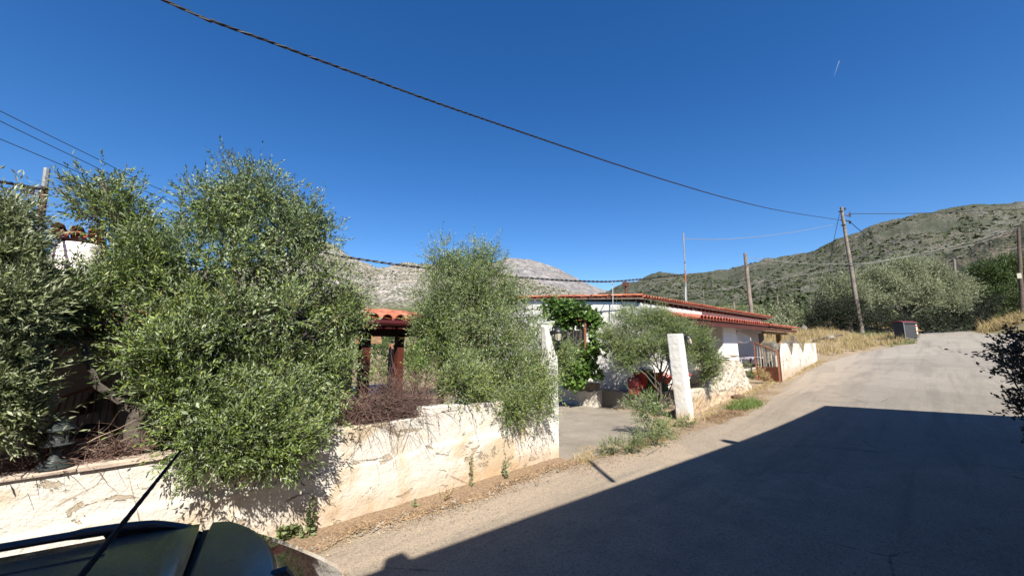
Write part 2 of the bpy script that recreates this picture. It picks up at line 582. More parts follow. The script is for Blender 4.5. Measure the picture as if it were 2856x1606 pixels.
def road_mat():
    m = NT('worn_asphalt')
    x, y, z = m.sep()
    big = m.noise(.35, 4, .6)
    mid = m.noise(2.2, 5, .6)
    fine = m.noise(55, 4, .75)
    peb = m.vor(75)
    # dusty beige near the garden wall, greyer in the wheel tracks
    dust = m.ramp(m.math('ADD', m.math('MULTIPLY', y, .16), m.math('MULTIPLY', m.math('SUBTRACT', mid, .5), .5)), [(.25, 0.0), (.62, 1.0)])
    g = m.ramp(m.math('ADD', m.math('MULTIPLY', big, .6), m.math('MULTIPLY', mid, .4)), [(.35, (.285, .25, .205)), (.65, (.38, .338, .28))])
    d = m.mix(mid, (.42, .335, .245), (.50, .405, .305))
    c = m.mix(dust, g, d)
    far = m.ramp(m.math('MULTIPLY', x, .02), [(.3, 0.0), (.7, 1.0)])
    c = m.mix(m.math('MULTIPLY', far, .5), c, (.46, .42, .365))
    c = m.mix(m.ramp(fine, [(.38, .55), (.52, 0.0)]), c, (.085, .075, .06))
    c = m.mix(m.ramp(fine, [(.60, 0.0), (.72, .5)]), c, (.5, .43, .34))
    dk = m.math('MULTIPLY', m.ramp(m.noise(14, 4, .7), [(.60, 0.0), (.68, .6)]), 1.0)
    c = m.mix(dk, c, (.13, .11, .09))
    # streaks and cracks that run across the far bend
    st = m.noise(1.1, 6, .7, vec=m.mapping((2.2, .28, 1), (0, 0, .5)), dist=.8)
    c = m.mix(m.math('MULTIPLY', m.ramp(st, [(.53, 0.0), (.64, .75)]), far), c, (.20, .185, .165))
    cw = m.vor(.42, vec=m.mapping((1, 1, 1)), feature='DISTANCE_TO_EDGE')
    cw = m.math('ADD', cw, m.math('MULTIPLY', m.noise(4, 4, .7), .04))
    c = m.mix(m.math('MULTIPLY', m.ramp(cw, [(.021, 1.0), (.026, 0.0)]), m.ramp(m.noise(.3, 2), [(.53, 0.0), (.57, .8)])), c, (.10, .085, .07))
    pv = m.n('ShaderNodeTexVoronoi', feature='F1'); pv.inputs['Scale'].default_value = .16; m.l(m.mapping((1, 1.4, 1), (0, 0, .3)), pv.inputs['Vector'])
    pc = m.sep(pv.outputs['Color'])[0]
    c = m.mix(m.ramp(pc, [(.62, 0.0), (.66, .22)]), c, (.17, .155, .135))
    wear = m.noise(1.0, 5, .7, vec=m.mapping((.12, 1.5, 1), (0, 0, -.05)), dist=.4)
    c = m.mix(m.ramp(wear, [(.50, 0.0), (.62, .38)]), c, (.16, .145, .125))
    sp = m.ramp(m.noise(3.2, 5, .75), [(.64, 0.0), (.70, .5)])
    c = m.mix(sp, c, (.12, .10, .085))
    m.base(c).rough(.93)
    m.p.inputs['Specular IOR Level'].default_value = .2
    h = m.math('ADD', m.math('MULTIPLY', peb, .6), fine)
    m.bump(h, .006, .9)
    return m.m
M['road'] = road_mat()

def dirt_mat():
    m = NT('dry_dirt')
    n = m.noise(1.6, 6, .65); f = m.noise(45, 4, .7)
    c = m.ramp(n, [(.3, (.30, .22, .145)), (.5, (.39, .30, .205)), (.7, (.45, .37, .27))])
    c = m.mix(m.ramp(f, [(.35, .6), (.5, 0.0)]), c, (.13, .09, .055))
    c = m.mix(m.ramp(f, [(.62, 0.0), (.75, .6)]), c, (.55, .46, .34))
    c = m.mix(m.ramp(m.noise(.03, 4), [(.45, 0.0), (.6, .7)]), c, (.16, .15, .07))
    m.base(c).rough(.95)
    m.p.inputs['Specular IOR Level'].default_value = .1
    m.bump(m.math('ADD', f, n), .02)
    return m.m
M['dirt'] = dirt_mat()

def concrete_mat():
    m = NT('yard_concrete')
    n = m.noise(1.2, 5, .65); f = m.noise(60, 4, .7)
    c = m.ramp(n, [(.3, (.23, .195, .15)), (.7, (.38, .325, .255))])
    c = m.mix(m.ramp(f, [(.36, .5), (.5, 0.0)]), c, (.09, .08, .065))
    st = m.noise(5, 5, .75, vec=m.mapping((.5, 2.5, 1)))
    c = m.mix(m.ramp(st, [(.64, 0.0), (.7, .6)]), c, (.5, .46, .40))
    m.base(c).rough(.9)
    m.bump(f, .005)
    return m.m
M['concrete'] = concrete_mat()

def tile_mat(name, a, b, c3):
    m = NT(name)
    oi = m.n('ShaderNodeObjectInfo').outputs['Random']
    n = m.noise(6, 5, .65)
    c = m.ramp(m.math('ADD', m.math('MULTIPLY', oi, .6), m.math('MULTIPLY', n, .4)), [(.15, tuple(k * .7 for k in a)), (.35, a), (.55, b), (.8, c3)])
    c = m.mix(m.ramp(m.noise(13, 5, .75), [(.52, 0.0), (.66, .65)]), c, (.16, .10, .07))
    m.base(c).rough(.8)
    m.bump(m.noise(60, 3), .003)
    return m.m
M['tile'] = tile_mat('clay_tile', (.44, .115, .055), (.54, .17, .085), (.64, .26, .15))
M['tile2'] = tile_mat('clay_tile_red', (.50, .11, .07), (.58, .15, .09), (.64, .21, .13))
M['redwood'] = simple('stained_brown_wood', (.10, .022, .012), .55, .3, 5)
M['gutter'] = simple('painted_gutter', (.075, .012, .014), .4, .2, 3)
M['tanwood'] = simple('tan_wood', (.40, .22, .12), .75, .25, 9)  # tan timber for beams, posts and sticks
M['greywood'] = simple('weathered_wood', (.26, .20, .15), .85, .35, 7, bump=.004)
M['orangewood'] = simple('orange_wood', (.42, .22, .08), .8, .3, 7, bump=.004)
M['polewood'] = simple('pole_wood', (.24, .205, .17), .9, .35, 3, bump=.006, bscale=25)
M['darkpole'] = simple('dark_pole_wood', (.12, .085, .065), .9, .3, 3, bump=.006, bscale=25)
M['rust'] = simple('rusty_brown_paint', (.40, .145, .07), .6, .25, 9)
M['rustdark'] = simple('rusty_iron', (.11, .05, .03), .8, .4, 14, bump=.003)
M['cream'] = simple('cream_paint', (.68, .62, .48), .6, .15, 8)
M['cable'] = simple('black_cable', (.018, .018, .02), .6, .1, 3)
M['cable_grey'] = simple('grey_cable', (.30, .30, .28), .6, .1, 3)
M['galv'] = simple('galvanised_steel', (.42, .43, .42), .45, .2, 12, metallic=.5)
M['conduit'] = simple('grey_conduit', (.52, .54, .56), .5, .1, 5)
M['lampmetal'] = simple('dark_green_metal', (.055, .068, .066), .5, .2, 30)
M['blackmetal'] = simple('black_metal', (.02, .02, .022), .45, .2, 20)
M['stone'] = simple('grey_stone', (.30, .26, .21), .9, .4, 5, bump=.02, bscale=9)
M['palestone'] = simple('pale_stone', (.80, .73, .62), .9, .25, 4, bump=.02, bscale=9)
M['darkstone'] = simple('dark_rubble', (.17, .145, .115), .95, .45, 7, bump=.03, bscale=12)
M['white'] = simple('white_paint', (.8, .79, .76), .6, .06, 3)
M['bark'] = simple('olive_bark', (.11, .09, .07), .9, .4, 9, bump=.012, bscale=22)
M['twig'] = simple('dry_twig', (.16, .095, .075), .9, .4, 3)
M['twigpale'] = simple('pale_twig', (.36, .28, .20), .9, .35, 3)
M['litter'] = simple('dry_leaf_litter', (.33, .215, .12), .9, .55, 11)
M['litterpale'] = simple('straw_litter', (.52, .40, .24), .9, .4, 11)
M['wicker'] = simple('wicker_cane', (.30, .17, .09), .6, .3, 12)
M['cushion'] = simple('cushion_and_shade_black', (.015, .013, .015), .9, .2, 5)
M['darkfloor'] = simple('red_floor_tile', (.14, .045, .03), .5, .2, 5)
M['brownplank'] = simple('dark_plank', (.10, .07, .05), .8, .3, 4)
M['slat'] = simple('grey_slat', (.24, .22, .19), .85, .25, 4)
M['bin'] = simple('bin_plastic', (.05, .052, .055), .75, .12, 4)
M['binlid'] = simple('bin_lid_plastic', (.13, .02, .03), .75, .12, 4)
M['rubber'] = simple('rubber', (.02, .02, .02), .8, .1, 4)
M['crate_red'] = simple('red_plastic', (.72, .06, .03), .45, .1, 4)
M['crate_dark'] = simple('maroon_plastic', (.20, .03, .03), .5, .1, 4)
M['crate_green'] = simple('green_plastic', (.02, .17, .07), .45, .1, 4)
M['crate_yellow'] = simple('yellow_plastic', (.80, .45, .02), .45, .1, 4)
M['terracotta'] = simple('terracotta_board', (.50, .20, .10), .7, .15, 3)
M['tagwhite'] = simple('tag_white', (.75, .72, .55), .6, .05, 3)
M['tagred'] = simple('tag_red', (.6, .03, .05), .6, .05, 3)
M['purple'] = simple('pale_lilac_plastic', (.55, .50, .60), .5, .08, 3)

g = NT('lamp_glass'); g.base((.85, .88, .85)).rough(.08).set(**{'Transmission Weight': .9}); g.p.inputs['IOR'].default_value = 1.45; M['glass'] = g.m
g = NT('lamp_glass_amber'); g.base((.75, .68, .52)).rough(.35).set(**{'Transmission Weight': .3}); M['amber'] = g.m

OL = dict(under=(.30, .33, .22))
M['olive'] = leafmat('olive_leaf', (.035, .060, .010), (.22, .305, .062), (.32, .38, .22), .08, .5, (.40, .40, .14))
M['olive_silver'] = leafmat('olive_leaf_silver', (.10, .13, .045), (.34, .38, .18), (.42, .45, .30), .18, .4)
M['olive_far'] = leafmat('olive_leaf_far', (.07, .088, .032), (.40, .43, .24), (.36, .38, .25), .06, .6)
M['dark_leaf'] = leafmat('dark_green_leaf', (.02, .035, .01), (.085, .13, .03), (.08, .12, .04), .12, .5)
M['bush_leaf'] = leafmat('garden_leaf', (.05, .09, .015), (.19, .30, .05), (.16, .25, .06), .25, .5, (.34, .42, .07))
M['vine_leaf'] = leafmat('vine_leaf', (.03, .08, .015), (.14, .26, .045), (.2, .3, .09), .22, .45, (.26, .38, .07))
M['weed_leaf'] = leafmat('weed_leaf', (.10, .13, .05), (.24, .29, .12), (.22, .27, .12), .2, .6)
M['hedge_leaf'] = leafmat('purple_hedge_leaf', (.028, .02, .02), (.08, .05, .045), (.05, .04, .03), .08, .5)
M['straw'] = leafmat('straw', (.28, .19, .085), (.60, .46, .23), (.5, .38, .18), .15, .7)
M['green_grass'] = leafmat('green_grass', (.10, .14, .03), (.26, .34, .09), (.2, .28, .08), .25, .6)

def mount_mat(name, rock, shrub, dens, sc, zlo=0, soil=(.30, .24, .17), streak=0, base=None, baseh=(0, 1), patch=None):
    m = NT(name)
    x, y, z = m.sep()
    n = m.noise(sc * .12, 6, .65); f = m.noise(sc * 1.3, 6, .75)
    c = m.mix(m.ramp(n, [(.42, 0.0), (.58, 1.0)]), rock, soil)
    c = m.mix(m.ramp(f, [(.35, .55), (.55, 0.0)]), c, tuple(k * .45 for k in rock))
    c = m.mix(m.ramp(f, [(.6, 0.0), (.75, .7)]), c, tuple(min(1, k * 1.5) for k in rock))
    if streak:
        sn = m.noise(streak, 6, .75, vec=m.mapping((1, 1, .12)), dist=.5)
        c = m.mix(m.ramp(sn, [(.50, 0.0), (.56, .85)]), c, tuple(min(1, k * 1.45) for k in rock))
    if patch:
        pn = m.noise(patch[1], 5, .6, dist=.4)
        c = m.mix(m.ramp(pn, [(patch[2], 0.0), (patch[2] + .12, .72)]), c, m.mix(f, tuple(k * .5 for k in patch[0]), tuple(k * 1.5 for k in patch[0])))
    vd = m.vor(sc * 2.2, rnd=1)
    msk = m.math('ADD', m.noise(sc * .22, 5, .7), m.math('MULTIPLY', m.noise(sc * 1.1, 3), .35))
    lim = m.ramp(msk, [(dens - .09, 0.0), (dens + .09, .62)])
    sh = m.math('MULTIPLY', m.math('SUBTRACT', lim, vd), 9, clamp=True)
    c = m.mix(m.math('MULTIPLY', sh, .93), c, m.mix(f, tuple(k * .6 for k in shrub), tuple(k * 1.5 for k in shrub)))
    if base:
        bl = m.ramp(m.math('ADD', m.math('DIVIDE', m.math('SUBTRACT', z, baseh[0]), baseh[1] - baseh[0]), m.math('MULTIPLY', m.math('SUBTRACT', n, .5), 1.2)), [(.2, 1.0), (.8, 0.0)])
        c = m.mix(m.math('MULTIPLY', bl, .75), c, m.mix(f, tuple(k * .6 for k in base), tuple(k * 1.4 for k in base)))
    m.base(c).rough(.95)
    m.p.inputs['Specular IOR Level'].default_value = .1
    m.bump(m.math('ADD', f, sh), 3.0 / sc * .015, 1)
    return m.m
M['mt_left'] = mount_mat('limestone_scrub', (.52, .47, .43), (.06, .075, .035), .55, .05, soil=(.42, .36, .29), base=(.12, .14, .06), baseh=(60, 130))
M['mt_dome'] = mount_mat('bare_limestone', (.27, .25, .25), (.10, .11, .11), .62, .05, soil=(.33, .29, .27), streak=.011)
M['mt_right'] = mount_mat('scrub_slope', (.24, .215, .195), (.048, .062, .040), .43, .19, soil=(.165, .14, .095), base=(.07, .088, .04), baseh=(40, 120), patch=((.068, .074, .044), .0045, .44))
M['mt_spur'] = mount_mat('rocky_spur', (.25, .20, .17), (.035, .048, .028), .46, .14, soil=(.17, .13, .09), patch=((.055, .065, .038), .012, .50))
M['valley'] = mount_mat('valley_scrub', (.28, .24, .13), (.06, .085, .03), .42, .25, soil=(.17, .19, .07))

# ------------------------------------------------------------ ground, road, yard
def xcols():
    xs = list(np.arange(-30, 0, 1.5)) + list(np.arange(0, 80, .5)) + list(np.arange(80, 140, 5)) + [160, 200, 260, 340, 500, 1000, 2500, 6000]
    return [-6000, -2500, -800, -300, -120, -60] + xs
def ground():
    xs = xcols()
    ys = [-6000, -2500, -800, -300, -120, -60, -40, -30] + list(np.arange(-25, 12, .5)) + [12, 14, 17, 21, 26, 32, 40, 55, 80, 120, 250, 600, 2500, 6000]
    V = []
    for x in xs:
        for y in ys:
            V.append((x, y, ZT(x, y) - .006))
    ny = len(ys)
    F = [(i * ny + j, (i + 1) * ny + j, (i + 1) * ny + j + 1, i * ny + j + 1) for i in range(len(xs) - 1) for j in range(ny - 1)]
    o = np_mesh('ground', V, F, M['dirt'], smooth=True)
    o['kind'] = 'structure'
ground()

def left_edge(x):
    k = [(-30, 4.75), (5.6, 4.75), (8, 4.55), (11, 4.35), (14, 4.1), (18, 4.2), (22, 4.6), (30, 4.7), (33, 4.2), (36, 3.2), (40, 1.0), (46, .9), (60, .9), (75, .9)]
    return float(np.interp(x, [a for a, b in k], [b for a, b in k])) + .06 * sin(x * 3.1) + .05 * sin(x * 7.7)
def right_edge(x):
    k = [(-30, -1.5), (15, -1.5), (16.5, -4), (19, -14), (24, -25), (44, -25), (47, -14), (48.5, -3.2), (51, -2.4), (60, -2.2), (75, -2.2)]
    return float(np.interp(x, [a for a, b in k], [b for a, b in k]))
xs = [x for x in xcols() if -30 <= x <= 75]
V = []; NY = 60
for x in xs:
    a, b = right_edge(x), left_edge(x)
    for j in range(NY + 1):
        y = a + (b - a) * j / NY
        V.append((x, y, ZT(x, y) + .008 + (-.01 if j == NY else 0)))
F = [(i * (NY + 1) + j, (i + 1) * (NY + 1) + j, (i + 1) * (NY + 1) + j + 1, i * (NY + 1) + j + 1) for i in range(len(xs) - 1) for j in range(NY)]
np_mesh('road', V, F, M['road'], smooth=True)['kind'] = 'structure'

dv = [(5.95, 5.05), (6.4, 4.85), (8.0, 4.75), (9.4, 4.9), (10.3, 5.15), (11.2, 6.0), (11.9, 6.6), (11.9, 14), (2.4, 14), (2.4, 5.45), (5.9, 5.45)]
mb = MB(); mb.prism([(x, y, .004) for x, y in dv], (0, 0, .022))
mb.build('driveway', M['concrete'])['kind'] = 'structure'

# ------------------------------------------------------------ mountains
def azel(u, v):
    r = ray(u, v)
    return atan2(r.y, r.x), math.atan2(r.z, math.hypot(r.x, r.y))

def mountain(name, pts, d0, d1, el0, mat, seed, amp=.03, nu=420, nf=90, kexp=1.25, gull=30, back=.6, ridge_noise=.004, dvar=.0):
    ae = sorted([azel(u, v) for u, v in pts])
    az = np.array([a for a, e in ae]); el = np.array([e for a, e in ae])
    A = np.linspace(az[0], az[-1], nu)
    E = np.interp(A, az, el)
    E = E + ridge_noise * fbm(np.c_[A * 60, A * 0, A * 0], 5, seed, .6)
    f = np.linspace(0, 1, nf)
    AA, FF = np.meshgrid(A, f, indexing='ij')
    D = d0 * (d1 / d0) ** FF * (1 + dvar * fbm(np.stack([AA * 5, FF * 0, FF * 0], -1), 3, seed + 3) * FF)
    EL = el0 + (E[:, None] - el0) * FF ** kexp
    X = np.cos(AA) * D; Y = np.sin(AA) * D
    Z = D * np.tan(EL)
    P = np.stack([X, Y, X * 0], -1)
    g1 = fbm(P / (d1 * .16) + seed, 5, seed, .55)
    rid = 1 - np.abs(fbm(np.stack([AA * gull, FF * 2.2, FF * 0], -1) + seed, 4, seed + 9)) * 2.2
    win = np.sin(np.clip(FF, 0, 1) * pi) ** .7 * .9 + .0
    Z = Z + amp * D * (g1 * .8 + rid * .5 - .25) * win
    # fine craggy relief
    Z = Z + amp * .28 * D * fbm(P / (d1 * .018), 4, seed + 4, .6) * np.clip(FF * 4, 0, 1)
    X = np.c_[X, X[:, -1] * 1.12, X[:, -1] * 1.6]; Y = np.c_[Y, Y[:, -1] * 1.12, Y[:, -1] * 1.6]
    Z = np.c_[Z + H, (Z[:, -1]) * .86 + H, Z[:, -1] * 0]
    n2 = nf + 2
    V = np.stack([X, Y, Z], -1).reshape(-1, 3)
    i, j = np.meshgrid(np.arange(nu - 1), np.arange(n2 - 1), indexing='ij')
    q = i * n2 + j
    F = np.stack([q, q + 1, q + n2 + 1, q + n2], -1).reshape(-1, 4)
    o = np_mesh(name, V, F, mat, smooth=True)
    o['kind'] = 'structure'
    return np.stack([X, Y, Z], -1)[:, :nf]

left_pts = [(-900, 760), (-500, 690), (-200, 730), (100, 700), (500, 760), (700, 740), (780, 725), (840, 690), (880, 680), (909, 675), (930, 684), (952, 697), (990, 721), (1012, 728), (1031, 735), (1050, 746), (1061, 747), (1085, 742), (1112, 735), (1140, 732), (1180, 736), (1260, 742), (1400, 760), (1560, 800), (1660, 830), (1760, 850)]
VL = mountain('rocky_mountain', left_pts, 620, 2300, radians(3.6), M['mt_left'], 3, amp=.016, nu=700, nf=120, gull=34)
dome_pts = [(1150, 800), (1300, 770), (1370, 735), (1390, 726), (1410, 720), (1435, 719), (1475, 723), (1510, 733), (1540, 743), (1566, 755), (1595, 768), (1622, 782), (1659, 800), (1690, 810), (1730, 812), (1800, 830), (1900, 850)]
VD = mountain('bare_dome_mountain', dome_pts, 2400, 5200, radians(3.2), M['mt_dome'], 11, amp=.009, nu=420, nf=110, gull=40, ridge_noise=.001)
right_pts = [(1560, 850), (1640, 832), (1698, 812), (1736, 791), (1765, 785), (1792, 777), (1823, 762), (1841, 758), (1891, 760), (1910, 767), (1940, 762), (1978, 757), (2034, 751), (2071, 739), (2133, 722), (2190, 712), (2250, 705), (2300, 682), (2345, 662), (2390, 648), (2428, 632), (2472, 618), (2536, 600), (2599, 591), (2650, 580), (2710, 572), (2790, 570), (2853, 566), (3000, 560), (3300, 590), (3800, 600), (5000, 700)]
VR = mountain('scrub_hillside', right_pts, 420, 1700, radians(2.6), M['mt_right'], 21, amp=.018, nu=800, nf=130, gull=22, ridge_noise=.0025)
spur_pts = [(2380, 800), (2440, 770), (2500, 752), (2560, 735), (2640, 712), (2700, 690), (2740, 672), (2780, 655), (2820, 640), (2856, 622), (2950, 600), (3100, 590), (3500, 640), (4200, 700)]
VS = mountain('rocky_spur_hill', spur_pts, 260, 900, radians(1.4), M['mt_spur'], 31, amp=.02, nu=420, nf=90, gull=18, ridge_noise=.003)
# olive valley between the village and the slopes
A = np.linspace(radians(-75), radians(150), 260); nf = 60
f = np.linspace(0, 1, nf)
AA, FF = np.meshgrid(A, f, indexing='ij')
D = 62 * (800 / 62) ** FF
EL = radians(-3.0) + (radians(4.9) + radians(3.0)) * FF ** .75
X = np.cos(AA) * D; Y = np.sin(AA) * D
Z = H + D * np.tan(EL) + D * .006 * fbm(np.stack([X, Y, X * 0], -1) / 90, 4, 5)
VV = np.stack([X, Y, Z], -1)
i, j = np.meshgrid(np.arange(259), np.arange(nf - 1), indexing='ij')
q = i * nf + j
np_mesh('valley_hills', VV.reshape(-1, 3), np.stack([q, q + 1, q + nf + 1, q + nf], -1).reshape(-1, 4), M['valley'], smooth=True)['kind'] = 'structure'

# shrubs growing on the slopes, far too many to count
def scatter_clumps(name, grid, n, rmin, rmax, mat, seed, fr=(0, 1), quads=10, flat=.8, mask=None, label=None, cat=None, sink=.15):
    rng = np.random.default_rng(seed)
    nu, nf_, _ = grid.shape
    iu = rng.random(n) * (nu - 2); jf = (fr[0] + (fr[1] - fr[0]) * rng.random(n)) * (nf_ - 2)
    i0 = iu.astype(int); j0 = jf.astype(int); a = (iu - i0)[:, None]; b = (jf - j0)[:, None]
    P = (grid[i0, j0] * (1 - a) * (1 - b) + grid[i0 + 1, j0] * a * (1 - b) + grid[i0, j0 + 1] * (1 - a) * b + grid[i0 + 1, j0 + 1] * a * b)
    if mask is not None:
        k = fbm(P * mask[0], 4, seed) > mask[1]
        P = P[k]; n = len(P)
    r = rmin + (rmax - rmin) * rng.random(n) ** 2
    Q = quads
    c = np.repeat(P, Q, 0); rr = np.repeat(r, Q)
    d = rng.normal(size=(n * Q, 3)); d /= np.linalg.norm(d, axis=1)[:, None]
    d[:, 2] = np.abs(d[:, 2])
    pos = c + d * (rr * .65)[:, None] * np.array([1, 1, flat]) - np.array([0, 0, 1]) * (rr * sink)[:, None]
    t1 = np.cross(d, rng.normal(size=(n * Q, 3))); t1 /= np.linalg.norm(t1, axis=1)[:, None]
    t2 = np.cross(d, t1)
    s = (rr * .62)[:, None]
    V = np.stack([pos - t1 * s, pos - t2 * s, pos + t1 * s, pos + t2 * s + d * s * .3], 1)
    F = np.arange(len(V) * 4).reshape(-1, 4)
    F = np.concatenate([F[:, :3], F[:, [0, 2, 3]]])
    tn = np.repeat(np.clip(np.repeat(rng.random(n) * .7, Q) + rng.random(n * Q) * .3, 0, 1), 4)
    o = np_mesh(name, V.reshape(-1, 3), F, mat, tint=tn)
    tag(o, label, cat, kind='stuff')
M['shrub_far'] = leafmat('slope_shrub', (.022, .032, .013), (.07, .088, .035), (.05, .065, .03), .05, .8)
M['grove'] = leafmat('grove_foliage', (.05, .07, .025), (.15, .18, .075), (.13, .16, .08), .08, .7)
scatter_clumps('hillside_shrubs', VR, 15000, 2, 7, M['shrub_far'], 2, (.08, 1), 5, mask=(.006, -.12), label='dark green shrubs dotted over the right hillside', cat='shrubs')
scatter_clumps('spur_shrubs', VS, 3500, 1.2, 3.5, M['shrub_far'], 4, (.1, 1), 5, mask=(.012, -.05), label='dark shrubs on the rocky spur behind the right trees', cat='shrubs')
scatter_clumps('mountain_shrubs', VL, 11000, 3, 9, M['shrub_far'], 6, (.1, 1), 4, mask=(.004, 0.02), label='dark shrubs dotted over the pale left mountain', cat='shrubs')
scatter_clumps('valley_grove', VV, 9000, 2.2, 4.2, M['grove'], 8, (.12, 1), 14, mask=(.012, -.25), label='olive groves covering the valley behind the houses', cat='grove')
# ------------------------------------------------------------ boundary walls
WY = 5.2
def wall_run(name, parent, x0, x1, y0, y1, thick, zb, ztops, mat, seed, rough=.012, step=.03, ledge=None, topn=.012, name_kind=None):
    """plastered wall with an uneven skin; the run goes from (x0,y0) to (x1,y1), thickness away from the road"""
    L = math.hypot(x1 - x0, y1 - y0); ux, uy = (x1 - x0) / L, (y1 - y0) / L
    nx, ny = -uy, ux
    n = max(2, int(L / step)); s = np.linspace(0, L, n)
    sx = [a for a, b in ztops]; sz = [b for a, b in ztops]
    zt = np.interp(s, sx, sz) + topn * fbm(np.c_[s * 3, s * 0 + seed, s * 0], 4, seed)
    zbv = np.interp(s, [a for a, b in zb], [b for a, b in zb]) if isinstance(zb, list) else np.full(n, zb)
    m = max(3, int((max(sz) - min(zbv)) / step))
    prof = [(0, k / m) for k in range(m + 1)]
    rows = []
    # front from bottom to top, rounded arris, across the top, down the back
    for k in range(m + 1): rows.append(('f', k / m))
    r = .02
    rows[-1] = ('f', 1 - r)
    rows += [('t', .06), ('t', .5), ('t', .94), ('b', 1 - r), ('b', .5), ('b', 0)]
    G = []
    for kind, q in rows:
        if kind == 'f': z = zbv + (zt - zbv) * q; off = np.zeros(n)
        elif kind == 't': z = zt; off = np.full(n, thick * q)
        else: z = zbv + (zt - zbv) * q; off = np.full(n, thick)
        px = x0 + ux * s; py = y0 + uy * s
        P = np.c_[px, py, z]
        d = rough * fbm(P * 2.2, 5, seed, .6) + rough * .5 * fbm(P * 11, 3, seed + 3)
        if ledge is not None and kind == 'f':
            lz = ledge + .02 * fbm(np.c_[s * 2.5, s * 0, s * 0], 4, seed + 8)
            d = d + .016 * np.clip((z - lz) / .012, 0, 1)
        sign = -1 if kind == 'b' else 1
        off = off + d * sign * (1 if kind != 't' else 0)
        z = z + (d * .8 if kind == 't' else 0)
        G.append(np.c_[px + nx * off, py + ny * off, z])
    G = np.stack(G, 1); k = G.shape[1]
    V = G.reshape(-1, 3)
    i, j = np.meshgrid(np.arange(n - 1), np.arange(k - 1), indexing='ij'); q = i * k + j
    F = np.stack([q, q + k, q + k + 1, q + 1], -1).reshape(-1, 4)
    # end caps as fans of quads folded onto a centre line
    o = np_mesh(name, V, F, mat, parent, smooth=True)
    for e in (0, n - 1):
        cap = MB(); pts = [tuple(p) for p in G[e]]
        cap.add(pts, [tuple(range(k))] if e == 0 else [tuple(reversed(range(k)))])
        cap.build(name_kind or 'wall_end', mat, parent)
    return o

x_step = R(1178, 1134, y=WY).x; xg0 = R(1533, 1100, y=WY).x; xg1 = R(1556, 1100, y=WY).x
t0 = zat(R(0, 1340, y=WY).x, WY, 1340); t1 = zat(R(480, 1270, y=WY).x, WY, 1270)
xa = R(930, 1200, y=WY).x; t2 = zat(xa, WY, 1200); t3 = zat(x_step, WY, 1165)
t4 = zat(x_step, WY, 1136); t5 = zat(xg0, WY, 1112)
print('wall', x_step, xg0, xg1, t0, t1, t2, t3, t4, t5)
XW0 = -7.0
wall = T('garden_wall', 'long low whitewashed wall with peeling plaster running along the road below the olive trees', 'wall', (2, WY, 0))
wall_run('low_wall_section', wall, XW0, x_step, WY, WY, .24, -.05, [(0, t0), (R(0, 1340, y=WY).x - XW0, t0), (R(480, 1270, y=WY).x - XW0, t1), (xa - XW0, t2), (x_step - XW0, t3)], M['wall'], 5, ledge=.66)
wall_run('high_wall_section', wall, x_step, xg0, WY, WY, .24, -.05, [(0, t4), (xg0 - x_step, t5)], M['wall'], 6, ledge=.70)
# thin coping slabs on the near stretch
xs_ = XW0; rnd = random.Random(4)
xe = R(490, 1270, y=WY).x
while xs_ < xe:
    w = rnd.uniform(.5, .75); e = min(xs_ + w, xe)
    zt_ = np.interp((xs_ + e) / 2, [R(0, 1340, y=WY).x, R(480, 1270, y=WY).x], [t0, t1])
    mb = MB(); mb.box((xs_ + .006, WY - .012, zt_ - .016), (e - .006, WY + .26, zt_ + .008), .004)
    mb.build('coping_slab', M['tanstone'] if 'tanstone' in M else M.setdefault('tanstone', simple('pinkish_stone', (.66, .53, .42), .85, .2, 9, bump=.004)), wall)
    xs_ = e

# left gate pillar
ztp = zat((xg0 + xg1) / 2, WY, 908)
gp = T('gate_pillar', 'tall whitewashed gate pillar half hidden behind the middle olive tree', 'gate pillar', ((xg0 + xg1) / 2, WY + .18, 0), 'gate pillars of the driveway')
zmidp = zat((xg0 + xg1) / 2, WY, 992)
wall_run('pillar_shaft', gp, xg0, xg1, WY - .006, WY - .006, .25, -.05, [(0, zmidp), (xg1 - xg0, zmidp + .01)], M['pillar'], 15, rough=.016, name_kind='shaft_side')
xu1 = R(1531, 908, y=WY).x; xu0 = R(1522, 908, y=WY).x
m = MB(); m.hexa([(xg0 + .004, WY, zmidp - .02), (xg1 - .01, WY, zmidp - .02), (xg1 - .01, WY + .22, zmidp - .02), (xg0 + .004, WY + .22, zmidp - .02)], [(xu0, WY + .02, ztp), (xu1, WY + .02, ztp), (xu1, WY + .15, ztp + .02), (xu0, WY + .15, ztp + .01)])
m.build('broken_top', M['pillar'], gp, bevel=.03)

